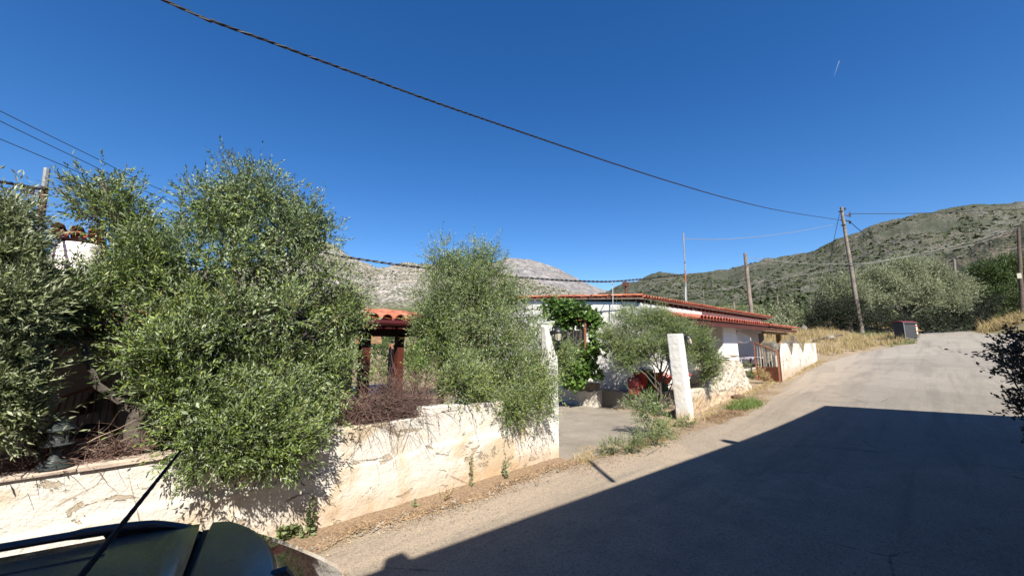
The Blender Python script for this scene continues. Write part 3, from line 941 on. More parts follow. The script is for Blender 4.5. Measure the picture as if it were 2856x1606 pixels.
# right gate pillar, leaning
pb = RT(1925, 1176)
gp2 = T('gate_pillar', 'free standing leaning whitewashed gate pillar with a black lantern on its side', 'gate pillar', (pb.x, pb.y, pb.z), 'gate pillars of the driveway')
h2 = zat(pb.x, pb.y, 930) - pb.z
bx = pb.x; by = pb.y
def pillar_mesh(parent):
    w, d = .34, .40     # along x, along y
    nz, nn = 60, 12
    V = []; rows = []
    for k in range(nz + 1):
        t = k / nz; z = pb.z - .05 + (h2 + .05) * t
        sx = -.10 * t; sy = .12 * t; tp = 1 - .06 * t
        ring = []
        for e in range(4):
            for q in range(nn):
                f = q / nn
                p = [(0, 0), (1, 0), (1, 1), (0, 1)]
                a = p[e]; b = p[(e + 1) % 4]
                ux = a[0] + (b[0] - a[0]) * f; uy = a[1] + (b[1] - a[1]) * f
                cx = (ux - .5); cy = (uy - .5)
                r = max(abs(cx), abs(cy)); k_ = 1 - .03 * ((abs(cx) * abs(cy) * 4) ** 3)
                ring.append((bx + w / 2 + cx * w * tp * k_ + sx, by + d / 2 + cy * d * tp * k_ + sy, z))
        rows.append(ring)
    G = np.array(rows); n = 4 * nn
    nrm = G - G.mean(1, keepdims=True); nrm[..., 2] = 0; nrm /= np.linalg.norm(nrm, axis=2, keepdims=True)
    G = G + nrm * (.016 * fbm(G * 3.2, 5, 41, .6) + .006 * fbm(G * 14, 3, 43))[..., None]
    V = G.reshape(-1, 3)
    i, j = np.meshgrid(np.arange(nz), np.arange(n), indexing='ij')
    F = np.stack([i * n + j, i * n + (j + 1) % n, (i + 1) * n + (j + 1) % n, (i + 1) * n + j], -1).reshape(-1, 4)
    np_mesh('pillar_shaft', V, F, M['pillar'], parent, smooth=True)
    mb = MB(); mb.add([tuple(p) for p in G[-1]], [tuple(range(n))]); mb.build('pillar_top', M['pillar'], parent)
pillar_mesh(gp2)

# rough rubble wall beyond the driveway
def X_(u, v, y=WY): return R(u, v, y=y).x
rw = T('rubble_wall', 'rough bulging whitewashed rubble wall beyond the driveway pillar', 'wall', (14, WY, ZX(14)))
wx0 = bx + .34; wx1 = X_(1977, 1120); wx2 = X_(1995, 1050); wx3 = X_(2066, 1040); wx4 = X_(2093, 1076)
def zt_at(u, v): 
    x = X_(u, v); return zat(x, WY, v)
wall_run('low_stub', rw, wx0, wx1 + .1, WY + .05, WY + .05, .3, [(0, ZX(wx0) - .1), (wx1 - wx0, ZX(wx1) - .1)], [(0, zt_at(1950, 1090)), (wx1 + .1 - wx0, zt_at(1977, 1080))], M['roughwall'], 51, rough=.05)
xm = X_(1962, 1060)
wall_run('high_rubble_section', rw, wx1 - .05, wx4, WY + .12, WY - .02, .45, [(0, ZX(wx1) - .1), (wx4 - wx1, ZX(wx4) - .1)],
         [(0, zt_at(1975, 1062)), (X_(1992, 1010) - wx1, zt_at(1992, 1012)), (X_(2030, 1005) - wx1, zt_at(2030, 1006)), (X_(2066, 1003) - wx1, zt_at(2066, 1004)), (X_(2078, 1030) - wx1, zt_at(2078, 1030)), (wx4 - wx1 + .05, zt_at(2093, 1068))], M['roughwall'], 52, rough=.085, topn=.05)

def rock(name, c, r, mat, seed, parent=None, sub=2):
    bm = bmesh.new(); bmesh.ops.create_icosphere(bm, subdivisions=sub, radius=1)
    for v in bm.verts:
        p = np.array([v.co.x, v.co.y, v.co.z])
        k = 1 + .28 * float(fbm((p * 1.3 + seed * 3.1)[None], 3, seed)[0])
        v.co = Vector((v.co.x * r[0] * k, v.co.y * r[1] * k, v.co.z * r[2] * k))
    me = bpy.data.meshes.new(name); bm.to_mesh(me); bm.free(); me.materials.append(mat)
    o = bpy.data.objects.new(name, me); C.objects.link(o)
    o.parent = parent
    o.location = Vector(c) - (org(parent) if parent else Vector((0, 0, 0)))
    return o
for i, (u, v, r, l) in enumerate([(2010, 999, .26, 'flat tan stone lying at the left on top of the rubble wall'), (2035, 996, .2, 'middle of three loose stones on the rubble wall'), (2056, 991, .24, 'pinkish stone at the right end on top of the rubble wall')]):
    x = X_(u, v); z = zat(x, WY + .2, v)
    o = rock('loose_stone', (x, WY + .15, z), (r, .2, .07), M['palestone'] if i != 2 else M['tanstone'], 60 + i)
    tag(o, l, 'stone', 'loose stones on the rubble wall')

# toothed wall
ga = RT(2177, 1066); gb = RT(2280, 1006)
tw = T('toothed_wall', 'whitewashed wall with pointed triangular teeth along the bend of the road', 'wall', tuple(ga))
def along(u):
    # point on the line ga-gb seen in column u
    r = ray(u, 1030); 
    d = Vector((gb.x - ga.x, gb.y - ga.y)); 
    # solve ga + d*k = r*t
    det = d.x * (-r.y) - d.y * (-r.x)
    k = ((-ga.x) * (-r.y) - (-ga.y) * (-r.x)) / det
    return Vector((ga.x + d.x * k, ga.y + d.y * k)), k
Lz = math.hypot(gb.x - ga.x, gb.y - ga.y)
ztb0 = zat(ga.x, ga.y, 992); ztb1 = zat(gb.x, gb.y, 988)
print('zig', ga, gb, ztb0, ztb1, Lz)
wall_run('base_section', tw, ga.x, gb.x, ga.y, gb.y, .25, [(0, ga.z - .15), (Lz * .5, ZX((ga.x + gb.x) / 2) - .15), (Lz, gb.z - .15)], [(0, ztb0), (Lz, ztb1)], M['zigwall'], 71, rough=.02, step=.07)
dirz = Vector(((gb.x - ga.x) / Lz, (gb.y - ga.y) / Lz, 0)); nz_ = Vector((-dirz.y, dirz.x, 0))
def tooth(u0, ut, u1):
    a, ka = along(u0); t, kt = along(ut); b, kb = along(u1)
    zb_ = ztb0 + (ztb1 - ztb0) * kt - .03
    zt_ = zat(t.x, t.y, 957)
    m = MB()
    m.prism([(a.x, a.y, zb_), (b.x, b.y, zb_), (t.x + dirz.x * .12, t.y + dirz.y * .12, zt_), (t.x - dirz.x * .12, t.y - dirz.y * .12, zt_)], tuple(nz_ * .22))
    o = m.build('tooth', M['zigwall'], tw, bevel=.015)
tooth(2193, 2201, 2212); tooth(2227, 2234, 2247); tooth(2257, 2265, 2275)
a, ka = along(2277)
m = MB(); p = Vector((gb.x, gb.y, gb.z - .2)); zt_ = zat(gb.x, gb.y, 957)
q = p - dirz * .7
m.hexa([q, p, p + nz_ * .25, q + nz_ * .25], [Vector((k.x, k.y, zt_)) for k in (q, p, p + nz_ * .25, q + nz_ * .25)])
m.build('end_pier', M['zigwall'], tw, bevel=.02)

# dark stone wall behind the gate and the teeth
def dark_wall():
    y0 = 7.6
    xa_, xb_ = R(2066, 1000, y=y0).x, R(2180, 1000, y=y0 - .5).x
    w = T('yard_wall', 'dark rough stone wall at the back of the gated yard', 'wall', (xa_, y0, ZX(xa_)))
    za = zat(xa_, y0, 957)
    wall_run('stone_face', w, xa_, xb_ + 8, y0, y0 - .6, .3, [(0, -.2), (30, -.2)], [(0, za), (xb_ + 8 - xa_, zat(xb_, y0, 957) + .25)], M['darkstone'], 81, rough=.05, step=.08)
    m = MB(); m.box((xa_, y0 - .04, za), (xb_ + 2, y0 + .28, za + .05)); 
dark_wall()
# stone pillars with rubble cores behind the teeth
for i, (u0, u1, v1) in enumerate([(2182, 2200, 990), (2218, 2234, 988), (2252, 2264, 986)]):
    a, _ = along(u0); b, _ = along(u1)
    zt_ = zat(a.x, a.y, 957) - .02
    o = T('stone_pier', ['rubble stone pier behind the first wall tooth beside the gate', 'rubble stone pier behind the second wall tooth', 'rubble stone pier behind the third wall tooth'][i], 'pier', (a.x + nz_.x * .5, a.y + nz_.y * .5, ZX(a.x)), 'stone piers behind the toothed wall')
    m = MB()
    rr = random.Random(i)
    c0 = Vector((a.x, a.y, 0)) + nz_ * .27; L_ = min(.9, (b - a).length)
    zz = ZX(a.x) - .1
    while zz < zt_:
        hh = rr.uniform(.14, .2); off = 0
        while off < L_ - .05:
            ww = min(rr.uniform(.18, .34), L_ - off)
            j = rr.uniform(-.02, .02)
            p = c0 + dirz * off + nz_ * j; q = p + dirz * (ww - .015)
            m2 = MB(); m2.hexa([p, q, q + nz_ * .4, p + nz_ * .4], [Vector((k.x, k.y, k.z)) + Vector((0, 0, hh - .015)) for k in (p, q, q + nz_ * .4, p + nz_ * .4)])
            for vi in range(8): m2.v[vi] = (m2.v[vi][0], m2.v[vi][1], m2.v[vi][2] + zz)
            m2.build('stone', M['darkstone'] if rr.random() < .5 else M['stone'], o)
            off += ww
        zz += hh

# ------------------------------------------------------------ brown metal gate
gate = T('metal_gate', 'rusty brown metal gate with sloping top rail, cream bars and a solid lower panel', 'gate', tuple(ga))
gr = Vector((ga.x - .15, ga.y - .02, 0)); 
rl = ray(2114, 1072); F_ = 18.4; 
tL = F_ / (rl.x * CF[0] + rl.y * CF[1]); gl = Vector((rl.x * tL, rl.y * tL, 0))
zbR = zat(gr.x, gr.y, 1064); ztR = zat(gr.x, gr.y, 981); zbL = zat(gl.x, gl.y, 1071); ztL = zat(gl.x, gl.y, 955)
print('gate', gl, gr, zbL, ztL, zbR, ztR, (gl - gr).length)
def gpt(f, z): 
    p = gl.lerp(gr, f); return Vector((p.x, p.y, z))
def ztop(f): return ztL + (ztR - ztL) * f
def zbot(f): return zbL + (zbR - zbL) * f
for f in (0, 1):
    m = MB(); m.bar(gpt(f, zbot(f) - .03), gpt(f, ztop(f) + .02), .05); m.build('post', M['rust'], gate)
m = MB(); m.bar(gpt(0, ztop(0)), gpt(1, ztop(1)), .045); m.build('top_rail', M['rust'], gate)
zmid0 = zat(gl.x, gl.y, 1024); zmid1 = zat(gr.x, gr.y, 1024)
m = MB(); m.bar(gpt(0, zmid0), gpt(1, zmid1), .04); m.build('middle_rail', M['rust'], gate)
m = MB(); m.bar(gpt(0, zbL + .02), gpt(1, zbR + .02), .04); m.build('bottom_rail', M['rust'], gate)
m = MB(); nn_ = (gr - gl).normalized().cross(Vector((0, 0, 1)))
m.prism([gpt(.03, zbot(.03) + .05), gpt(.97, zbot(.97) + .05), gpt(.97, zmid1 - .02), gpt(.03, zmid0 - .02)], nn_ * .006)
m.build('solid_panel', M['rust'], gate)
for k in range(7):
    f = (k + 1) / 8
    m = MB(); m.bar(gpt(f, zmid0 + (zmid1 - zmid0) * f + .02), gpt(f, ztop(f) - .02), .035 if k % 2 == 0 else .05, .02); m.build('bar', M['cream'] if k != 3 else M['slat'], gate)
m = MB(); q = gr + Vector((.22, -.0, 0)); m.bar((q.x, q.y, zbR - .1), (q.x, q.y, ztR + .1), .07); 
m.build('hinge_post', M['rustdark'], gate)

# ------------------------------------------------------------ terrace in front of the house
tz = .56
terr = T('stone_terrace', 'raised concrete terrace with a pale rough stone edge in front of the white house', 'terrace', (14, 8, 0))
m = MB(); m.box((12.0, 6.45, -.1), (27, 16, tz)); m.build('terrace_slab', M['concrete'], terr)
wall_run('stone_edge', terr, 11.62, 11.62, 12.6, 8.25, -.0 + .38, -.05, [(0, .50), (2, .62), (4.35, .55)], M['palestone'], 91, rough=.06, step=.05, topn=.04)
wall_run('side_face', terr, 12.0, 21.0, 6.40, 6.40, .12, -.05, [(0, tz), (9, tz + .1)], M['stone'], 92, rough=.05, step=.08)

# ------------------------------------------------------------ tiles
def tile_mesh(name, L=.40, r0=.085, r1=.07, th=.014, n=7):
    V = []
    for yy, r in ((0, r0), (L, r1)):
        for rr in (r, r - th):
            for k in range(n):
                a = pi * k / (n - 1)
                V.append((rr * cos(a), yy, rr * sin(a) * .85))
    F = []
    for k in range(n - 1):
        F.append((k, k + 1, 2 * n + k + 1, 2 * n + k))
        F.append((n + k, 3 * n + k, 3 * n + k + 1, n + k + 1))
        F.append((k, n + k, n + k + 1, k + 1))
    me = bpy.data.meshes.new(name); me.from_pydata(V, [], F); me.polygons.foreach_set('use_smooth', [True] * len(F)); 
    try: me.set_sharp_from_angle(angle=radians(50))
    except Exception: pass
    return me

def tiled_roof(parent, o, ex, ey, nx, ny, sx, sy, mat, first=290, seed=0, r0=.085, L=.42, skip=None, bed=True, prefer=None):
    """o: eave corner, ex: unit vector along the eave, ey: unit vector up the slope"""
    rnd = random.Random(seed)
    me = tile_mesh('tile', L, r0, r0 * .82); me.materials.append(mat)
    ex = Vector(ex).normalized(); ey = Vector(ey).normalized(); ez = ex.cross(ey).normalized()
    base = org(parent); cells = [(i, j) for i in range(nx) for j in range(ny)]
    if prefer: cells.sort(key=prefer)
    restV = []; restF = []
    mv = [Vector(v.co) for v in me.vertices]; mf = [tuple(p.vertices) for p in me.polygons]
    for c_, (i, j) in enumerate(cells):
        p = Vector(o) + ex * (sx * (i + .5)) + ey * (sy * j - .06) + ez * (.012 + rnd.uniform(-.006, .006))
        tilt = rnd.uniform(-.02, .02)
        ex2 = (ex + ey * tilt).normalized(); ey2 = (ey + ez * .055).normalized(); ez2 = ex2.cross(ey2).normalized()
        Mx = Matrix(((ex2.x, ey2.x, ez2.x, p.x - base.x), (ex2.y, ey2.y, ez2.y, p.y - base.y), (ex2.z, ey2.z, ez2.z, p.z - base.z), (0, 0, 0, 1)))
        if c_ < first:
            t = bpy.data.objects.new('roof_tile', me); C.objects.link(t); t.parent = parent; t.matrix_local = Mx
        else:
            n0 = len(restV)
            restV += [tuple(Mx @ v) for v in mv]; restF += [tuple(q + n0 for q in f) for f in mf]
    if restV:
        m2 = bpy.data.meshes.new('roof_tiles'); m2.from_pydata(restV, [], restF); m2.polygons.foreach_set('use_smooth', [True] * len(restF)); m2.materials.append(mat)
        q = bpy.data.objects.new('roof_tile_field', m2); C.objects.link(q); q.parent = parent; q['kind'] = 'stuff'
    if bed:
        w = ex * (sx * nx); l = ey * (sy * (ny - 1) + L - .1)
        a = Vector(o) - ez * .03
        m = MB(); m.hexa([a, a + w, a + w + l, a + l], [k + ez * .035 for k in (a, a + w, a + w + l, a + l)])
        m.build('tile_bed', mat, parent)
    return me

# ------------------------------------------------------------ white house
GX = 12.7; HY = 7.2; EZ = 3.82
house = T('white_house', 'low whitewashed house with a shallow red tiled roof behind the driveway', 'house', (GX, HY, tz))
m = MB()
HX1 = 27.6
m.prism([(GX, HY, tz - .1), (GX, 15.5, tz - .1), (GX, 15.5, EZ + .62), (GX, HY, EZ - .12)], (HX1 - GX, 0, 0))
m.build('wall', M['house'], house)
# upper band of the gable, standing proud
zb1 = zat(GX, 8.2, 867); 
m = MB(); m.prism([(GX - .03, 7.75, zb1 + .02), (GX - .03, 15.5, zb1 - .02), (GX - .03, 15.5, EZ + .56), (GX - .03, 7.75, EZ - .10)], (.026, 0, 0))
m.build('gable_band', M['house'], house, bevel=.01)
slope = .078
ey = Vector((0, 1, slope)).normalized()
# board and rafters under the tiles
m = MB(); e0 = Vector((GX - .05, HY - .34, EZ - .03 - .34 * slope)); 
w = Vector((HX1 + .5 - GX + .10, 0, 0)); l = ey * 8.6
m.hexa([e0, e0 + w, e0 + w + l, e0 + l], [k + Vector((0, 0, .05)) for k in (e0, e0 + w, e0 + w + l, e0 + l)])
m.build('roof_boards', M['greywood'], house)
for k in range(34):
    x = GX + .1 + k * .45
    m = MB(); m.box((x, HY - .30, EZ - .14), (x + .07, HY + .2, EZ - .04)); m.build('rafter', M['redwood'], house)
m = MB(); m.bar((GX - .07, HY - .30, EZ - .03), (GX - .07, HY + 8.2, EZ - .03 + 8.5 * slope), .05, .11, up=(1, 0, 0)); m.build('barge_board', M['greywood'], house)
m = MB(); m.prism([(GX + .0, HY - .012, EZ - .62), (HX1 - 9.6, HY - .012, EZ - .62), (HX1 - 9.6, HY - .012, EZ - .2), (GX + .0, HY - .012, EZ - .16)], (0, -.22, 0)); m.build('eave_beam', M['white'], house, bevel=.01)
tiled_roof(house, (GX - .05, HY - .36, EZ + .05 - .34 * slope), (1, 0, 0), ey, 78, 20, .205, .42, M['tile'], first=290, seed=3, prefer=lambda c: (0 if (c[1] == 0 or c[0] == 0) else 1, c[1], c[0]))
# rake tiles laid over the gable edge, one after another
rk = tile_mesh('rake_tile', .42, .085, .07); rk.materials.append(M['tile'])
for k in range(20):
    t = bpy.data.objects.new('rake_tile', rk); C.objects.link(t); t.parent = house
    p = Vector((GX - .02, HY - .36 + k * .42, EZ + .10 + (k * .42 - .34) * slope)) - org(house)
    t.matrix_local = Matrix.Translation(p) @ Matrix.Rotation(math.atan(slope) + .03, 4, 'X') @ Matrix.Rotation(random.uniform(-.04, .04), 4, 'Z')
# thin grey pipe hanging down the gable
m = MB(); p0 = R(1708, 786, x=GX - .22); p1 = R(1709, 868, x=GX - .2)
m.tube([p0, (p0.x, p0.y, (p0.z + p1.z) / 2), p1], .016, 6); m.build('conduit', M['conduit'], house)
# doorway and shutter on the road side, in the shade of the lower roof
m = MB(); m.box((15.6, HY - .03, tz), (16.5, HY - .004, 2.75)); dd = m.build('door', M['brownplank'], house)
m = MB(); m.box((16.4, HY - .06, 1.6), (16.43, HY - .03, 1.75)); m.build('handle', M['blackmetal'], dd)
m = MB(); m.box((18.2, HY - .03, 1.5), (19.3, HY - .004, 2.6)); ww_ = m.build('window', M['brownplank'], house)
m = MB(); m.box((18.15, HY - .05, 1.42), (19.35, HY - .032, 1.5)); m.build('sill', M['white'], ww_)

# chimney pipe on the roof
def roof_z(y): return EZ + (y - HY) * slope
cp = R(1747, 828, y=HY + 3.4); cp.z = roof_z(cp.y)
sc = (cp - Vector((0, 0, H))).length / FPX
ch = T('chimney_pipe', 'rusty iron chimney pipe with a forked cap on the house roof', 'chimney', (cp.x, cp.y, cp.z))
zt_ = zat(cp.x, cp.y, 792)
m = MB(); m.lathe(cp, [(.22, -.02), (.2, .16), (.13, .28), (.11, .34)], 10); m.build('clay_base', M['terracotta'], ch)
m = MB(); m.tube([cp + Vector((0, 0, .3)), (cp.x, cp.y, zt_ - .05)], .075, 10); m.build('pipe', M['rustdark'], ch)
m = MB(); m.box((cp.x - .17, cp.y - .1, zt_ - .12), (cp.x + .17, cp.y + .1, zt_ - .02)); m.box((cp.x - .17, cp.y - .1, zt_ - .02), (cp.x - .07, cp.y + .1, zt_ + .1)); m.box((cp.x + .07, cp.y - .1, zt_ - .02), (cp.x + .17, cp.y + .1, zt_ + .1))
m.build('cap', M['rustdark'], ch)

# mast with cable inlet
mx = R(1916, 862, y=HY + .15); mz = zat(mx.x, mx.y, 652)
mast = T('cable_mast', 'thin galvanised mast with rusty bands rising from the house roof edge', 'mast', (mx.x, mx.y, EZ + .1))
tp_ = Vector((mx.x, mx.y, mz)) ; 
r_ = ray(1906, 650); t_ = (mx.x * CF[0] + mx.y * CF[1]) / (r_.x * CF[0] + r_.y * CF[1]); tp_ = Vector((r_.x * t_, r_.y * t_, H + r_.z * t_))
bt_ = Vector((mx.x, mx.y, zat(mx.x, mx.y, 862)))
m = MB(); m.tube([bt_, tp_], .032, 8); m.build('mast_pipe', M['galv'], mast)
m = MB(); q = bt_.lerp(tp_, .5); m.tube([bt_.lerp(tp_, .35), q], .035, 8); m.build('rusty_sleeve', M['rust'], mast)
def pix(lst, y): return [R(u, v, y=y) for u, v in lst]
m = MB(); m.tube(pix([(1912, 800), (1912, 838), (1918, 855), (1932, 862), (1944, 868), (1949, 880), (1946, 892), (1938, 900)], mx.y - .35), .024, 7); m.build('bent_conduit', M['conduit'], mast)
MASTTOP = tp_

# ------------------------------------------------------------ lower veranda roof on posts
VY = 5.62
vx0 = R(1943, 881, y=VY).x; vx1 = R(2222, 911, y=VY).x; vz = zat(R(2000, 888, y=VY).x, VY, 893)
print('veranda', vx0, vx1, vz)
ver = T('veranda', 'long lean-to roof of red tiles on wooden posts along the side of the white house', 'veranda', (vx0, VY, tz))
vs = .15; vey = Vector((0, 1, vs)).normalized()
xsplit = R(2140, 905, y=VY).x
tiled_roof(ver, (vx0, VY - .05, vz), (1, 0, 0), vey, int((xsplit - vx0) / .30), 5, .30, .38, M['tile2'], seed=8, r0=.145)
tiled_roof(ver, (xsplit, VY - .02, vz + .02), (1, 0, 0), vey, int((vx1 - xsplit) / .22), 5, .22, .38, M['tile2'], seed=9, r0=.095, first=110)
m = MB(); m.box((vx0, VY + .0, vz - .24), (xsplit, VY + .09, vz - .06)); m.build('eave_beam', M['redwood'], ver)
m = MB(); m.box((xsplit + .01, VY + .02, vz - .22), (vx1, VY + .1, vz - .10)); m.build('eave_beam', M['redwood'], ver)
m = MB(); m.box((R(2128, 930, y=VY + .5).x, VY + .45, vz - .36), (vx1 - .3, VY + .57, vz - .22)); m.build('cross_beam', M['tanwood'], ver)
n_r = int((vx1 - vx0) / .7)
for k in range(n_r):
    x = vx0 + .2 + k * .7
    m = MB(); m.bar((x, VY + .05, vz - .05), (x, HY, vz - .05 + vs * (HY - VY)), .06, .08); m.build('rafter', M['redwood'], ver)
for i, (u, mt) in enumerate([(2124, 'greywood'), (2172, 'orangewood'), (2212, 'greywood')]):
    a = R(u, 950, y=VY + .5)
    m = MB(); zb_ = ZX(a.x) - .05
    m.bar((a.x, a.y, zb_), (a.x, a.y, vz - .36), .2, .2, up=(0, 0, 1) if False else None); m.build('post', M[mt], ver)

# whitewashed oven with a rounded shoulder at the corner of the house
ox = R(2040, 1000, y=6.15).x
oven = T('outdoor_oven', 'whitewashed column and rounded sloping oven hood under the veranda roof', 'oven', (ox, 6.2, tz))
zt_ = vz + .05
p0 = R(2021, 1000, y=6.1); p1 = R(2062, 1000, y=6.1)
m = MB(); zb_ = .3
m.hexa([(p0.x - .1, 6.1, zb_), (p1.x + .15, 6.1, zb_), (p1.x + .15, 6.75, zb_), (p0.x - .1, 6.75, zb_)], [(p0.x + .15, 6.12, zt_), (p1.x - .1, 6.12, zt_), (p1.x - .1, 6.75, zt_), (p0.x + .15, 6.75, zt_)])
m.build('column', M['house'], oven, bevel=.03)
yy = 6.5
q = [R(u, v, y=yy) for u, v in [(2056, 921), (2070, 925), (2088, 936), (2096, 943), (2096, 951), (2088, 956), (2076, 957), (2064, 951), (2050, 950)]]
m = MB(); m.prism(q, (0, .8, 0)); m.build('hood', M['house'], oven, bevel=.05)
m = MB(); m.box((p0.x - .35, 5.9, 1.02), (p1.x + .35, 6.09, 1.1)); m.build('ledge', M['house'], oven, bevel=.02)

# things in the gated yard
gx_ = R(2050, 1010, y=6.3)
bq = T('garden_table', 'small pale lilac table cluttered with dark things just inside the gate', 'table', (R(2088, 1010, y=6.3).x, 6.3, .6))
q0 = R(2083, 996, y=6.2); q1 = R(2120, 997, y=6.2)
tzz = zat((q0.x + q1.x) / 2, 6.2, 1000)
m = MB(); m.box((q0.x, 6.0, tzz), (q1.x, 6.7, tzz + .06)); m.build('table_top', M['purple'], bq)
for x in (q0.x + .08, q1.x - .12):
    for y in (6.06, 6.6):
        m = MB(); m.box((x, y, ZX(x) - .02), (x + .05, y + .05, tzz)); m.build('leg', M['blackmetal'], bq)
m = MB(); m.box((q0.x + .2, 6.1, tzz - .35), (q1.x - .3, 6.6, tzz - .30)); m.build('shelf', M['blackmetal'], bq)
# fallen pot and a plank by the gate
for i, (u, v, s_, c_) in enumerate([(2106, 1015, .30, 'terracotta'), (2130, 1012, .22, 'blackmetal')]):
    p = R(u, v, y=6.0)
    t = T('plant_pot', ['round terracotta pot under the lilac table by the gate', 'small dark pot beside the lilac table by the gate'][i], 'pot', (p.x, p.y, ZX(p.x)))
    m = MB(); m.lathe((p.x, p.y, ZX(p.x)), [(.1, 0), (.15, .22), (.17, .24), (.165, .28), (.13, .27)], 14); m.build('pot', M[c_], t, smooth=True)
    m = MB(); m.lathe((p.x, p.y, ZX(p.x)), [(.005, .24), (.14, .24)], 12); m.build('soil', M['brownplank'], t)

# ------------------------------------------------------------ porch (left)
PZ = .66
porch = T('tiled_porch', 'open porch of dark red timber with a red tiled roof', 'porch', (1, 7.4, 0))
py0 = 7.35; pz0 = zat(R(1100, 893, y=py0 - .25).x, py0 - .25, 893)
px1 = R(1192, 900, y=py0).x + .45
slp = .125
pey = Vector((0, 1, slp)).normalized()
print('porch', pz0, px1)
NXp = 36; 
tiled_roof(porch, (px1 - NXp * .27, py0 - .22, pz0 + .02), (1, 0, 0), pey, NXp, 7, .27, .36, M['tile'], seed=12, r0=.115, first=290, prefer=lambda c: (c[0] < 18, c[1]))
m = MB(); a = Vector((px1 - NXp * .27, py0 - .3, pz0 - .03)); 
gz = zat(R(1100, 903, y=py0 - .25).x, py0 - .25, 903)
m.tube([(px1 - NXp * .27, py0 - .28, pz0 - .06), (px1 - .1, py0 - .28, pz0 - .06)], .062, 10); m.build('gutter', M['gutter'], porch)
m = MB(); m.box((px1 - NXp * .27, py0 - .12, pz0 - .16), (px1 - .15, py0 - .06, pz0 - .02)); m.build('fascia', M['gutter'], porch)
bz = zat(R(1070, 940, y=py0).x, py0, 938)
m = MB(); m.box((px1 - NXp * .27, py0, bz), (px1 - .2, py0 + .14, pz0 - .07)); m.build('front_beam', M['redwood'], porch)
for (u, yv, w_, mt, zf) in [(1016, py0 + .0, .17, 'redwood', 0), (1112, py0, .14, 'redwood', 0), (1230, py0 + .25, .12, 'tanwood', 0), (128, 5.86, .09, 'redwood', 0)]:
    a = R(u, 1000, y=yv + .07)
    m = MB(); m.box((a.x - w_ / 2, yv, 0), (a.x + w_ / 2, yv + w_, bz + .04 if u > 300 else pz0 - .4)); m.build('post', M[mt], porch)
# porch roof carried further forward, a stretch added to shade the cottage front
tiled_roof(porch, (-6.2, 5.78, pz0 - .20), (1, 0, 0), pey, 26, 4, .27, .36, M['tile'], seed=19, r0=.115, first=0)
m = MB(); m.tube([(-6.2, 5.74, pz0 - .27), (.8, 5.74, pz0 - .27)], .06, 10); m.build('gutter', M['gutter'], porch)
m = MB(); m.box((-6.2, 5.85, pz0 - .42), (.8, 5.97, pz0 - .25)); m.build('front_beam', M['redwood'], porch)
# rear beam and posts, sunlit
ry = 10.3
rz = zat(R(1100, 952, y=ry).x, ry, 958)
m = MB(); m.box((2.2, ry, rz), (px1 - .1, ry + .12, rz + .2)); m.build('rear_beam', M['tanwood'], porch)
for x in (4.95,):
    m = MB(); m.box((x, ry, 0), (x + .13, ry + .13, rz)); m.build('post', M['tanwood'], porch)
for k in range(8):
    x = px1 - .35 - k * .62
    m = MB(); m.bar((x, py0 + .05, pz0 - .06), (x, ry + .1, pz0 - .06 + slp * (ry - py0)), .06, .09); m.build('rafter', M['redwood'], porch)
# low white parapet at the back
lw = T('parapet_wall', 'low white parapet at the back of the porch, sunlit', 'wall', (4, 10.5, 0))
wall_run('parapet', lw, 2.4, px1 + .6, 10.5, 10.5, .2, 0, [(0, zat(5, 10.5, 1071)), (4, zat(5.5, 10.5, 1069))], M['house'], 33, rough=.02, step=.08)
# boarded wall between the porch and the house
bw = T('board_partition', 'dark red board partition at the left end of the porch', 'partition', (2.4, 7.6, 0))
for k in range(9):
    m = MB(); x = R(1008, 1050, y=7.6).x
    m.box((x - .05, 7.55 + k * .3, 0), (x, 7.55 + k * .3 + .285, .95 if k > 1 else 1.15)); m.build('board', M['redwood'], bw)

# left house, in the shade of its own porch
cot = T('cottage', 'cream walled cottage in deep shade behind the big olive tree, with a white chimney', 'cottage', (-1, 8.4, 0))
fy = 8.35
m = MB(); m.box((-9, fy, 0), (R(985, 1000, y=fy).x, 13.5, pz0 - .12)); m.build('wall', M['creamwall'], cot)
m = MB(); m.box((-9, 6.3, -.02), (2.25, fy - .004, PZ)); m.build('porch_floor', M['darkfloor'], cot)
dx = R(470, 1150, y=fy).x
m = MB(); m.box((dx, fy - .04, PZ), (dx + .95, fy - .004, 2.3)); dd = m.build('door', M['redwood'], cot)
m = MB(); m.box((dx + .82, fy - .09, 1.55), (dx + .86, fy - .045, 1.7)); m.build('handle', M['galv'], dd)
dx2 = R(850, 1000, y=fy).x
m = MB(); m.box((dx2 - .5, fy - .05, 1.3), (dx2 + .4, fy - .004, 2.2)); w_ = m.build('window', M['brownplank'], cot)
m = MB(); m.box((dx2 - .45, fy - .06, 1.35), (dx2 + .35, fy - .052, 2.15)); m.build('pane', M['glass'], w_)
m = MB(); m.prism([(-9, fy + 1.8, pz0 + .2), (-9, 13.5, pz0 + .2), (-9, 12, pz0 + .9)], (10.5, 0, 0)); m.build('roof', M['tile'], cot)
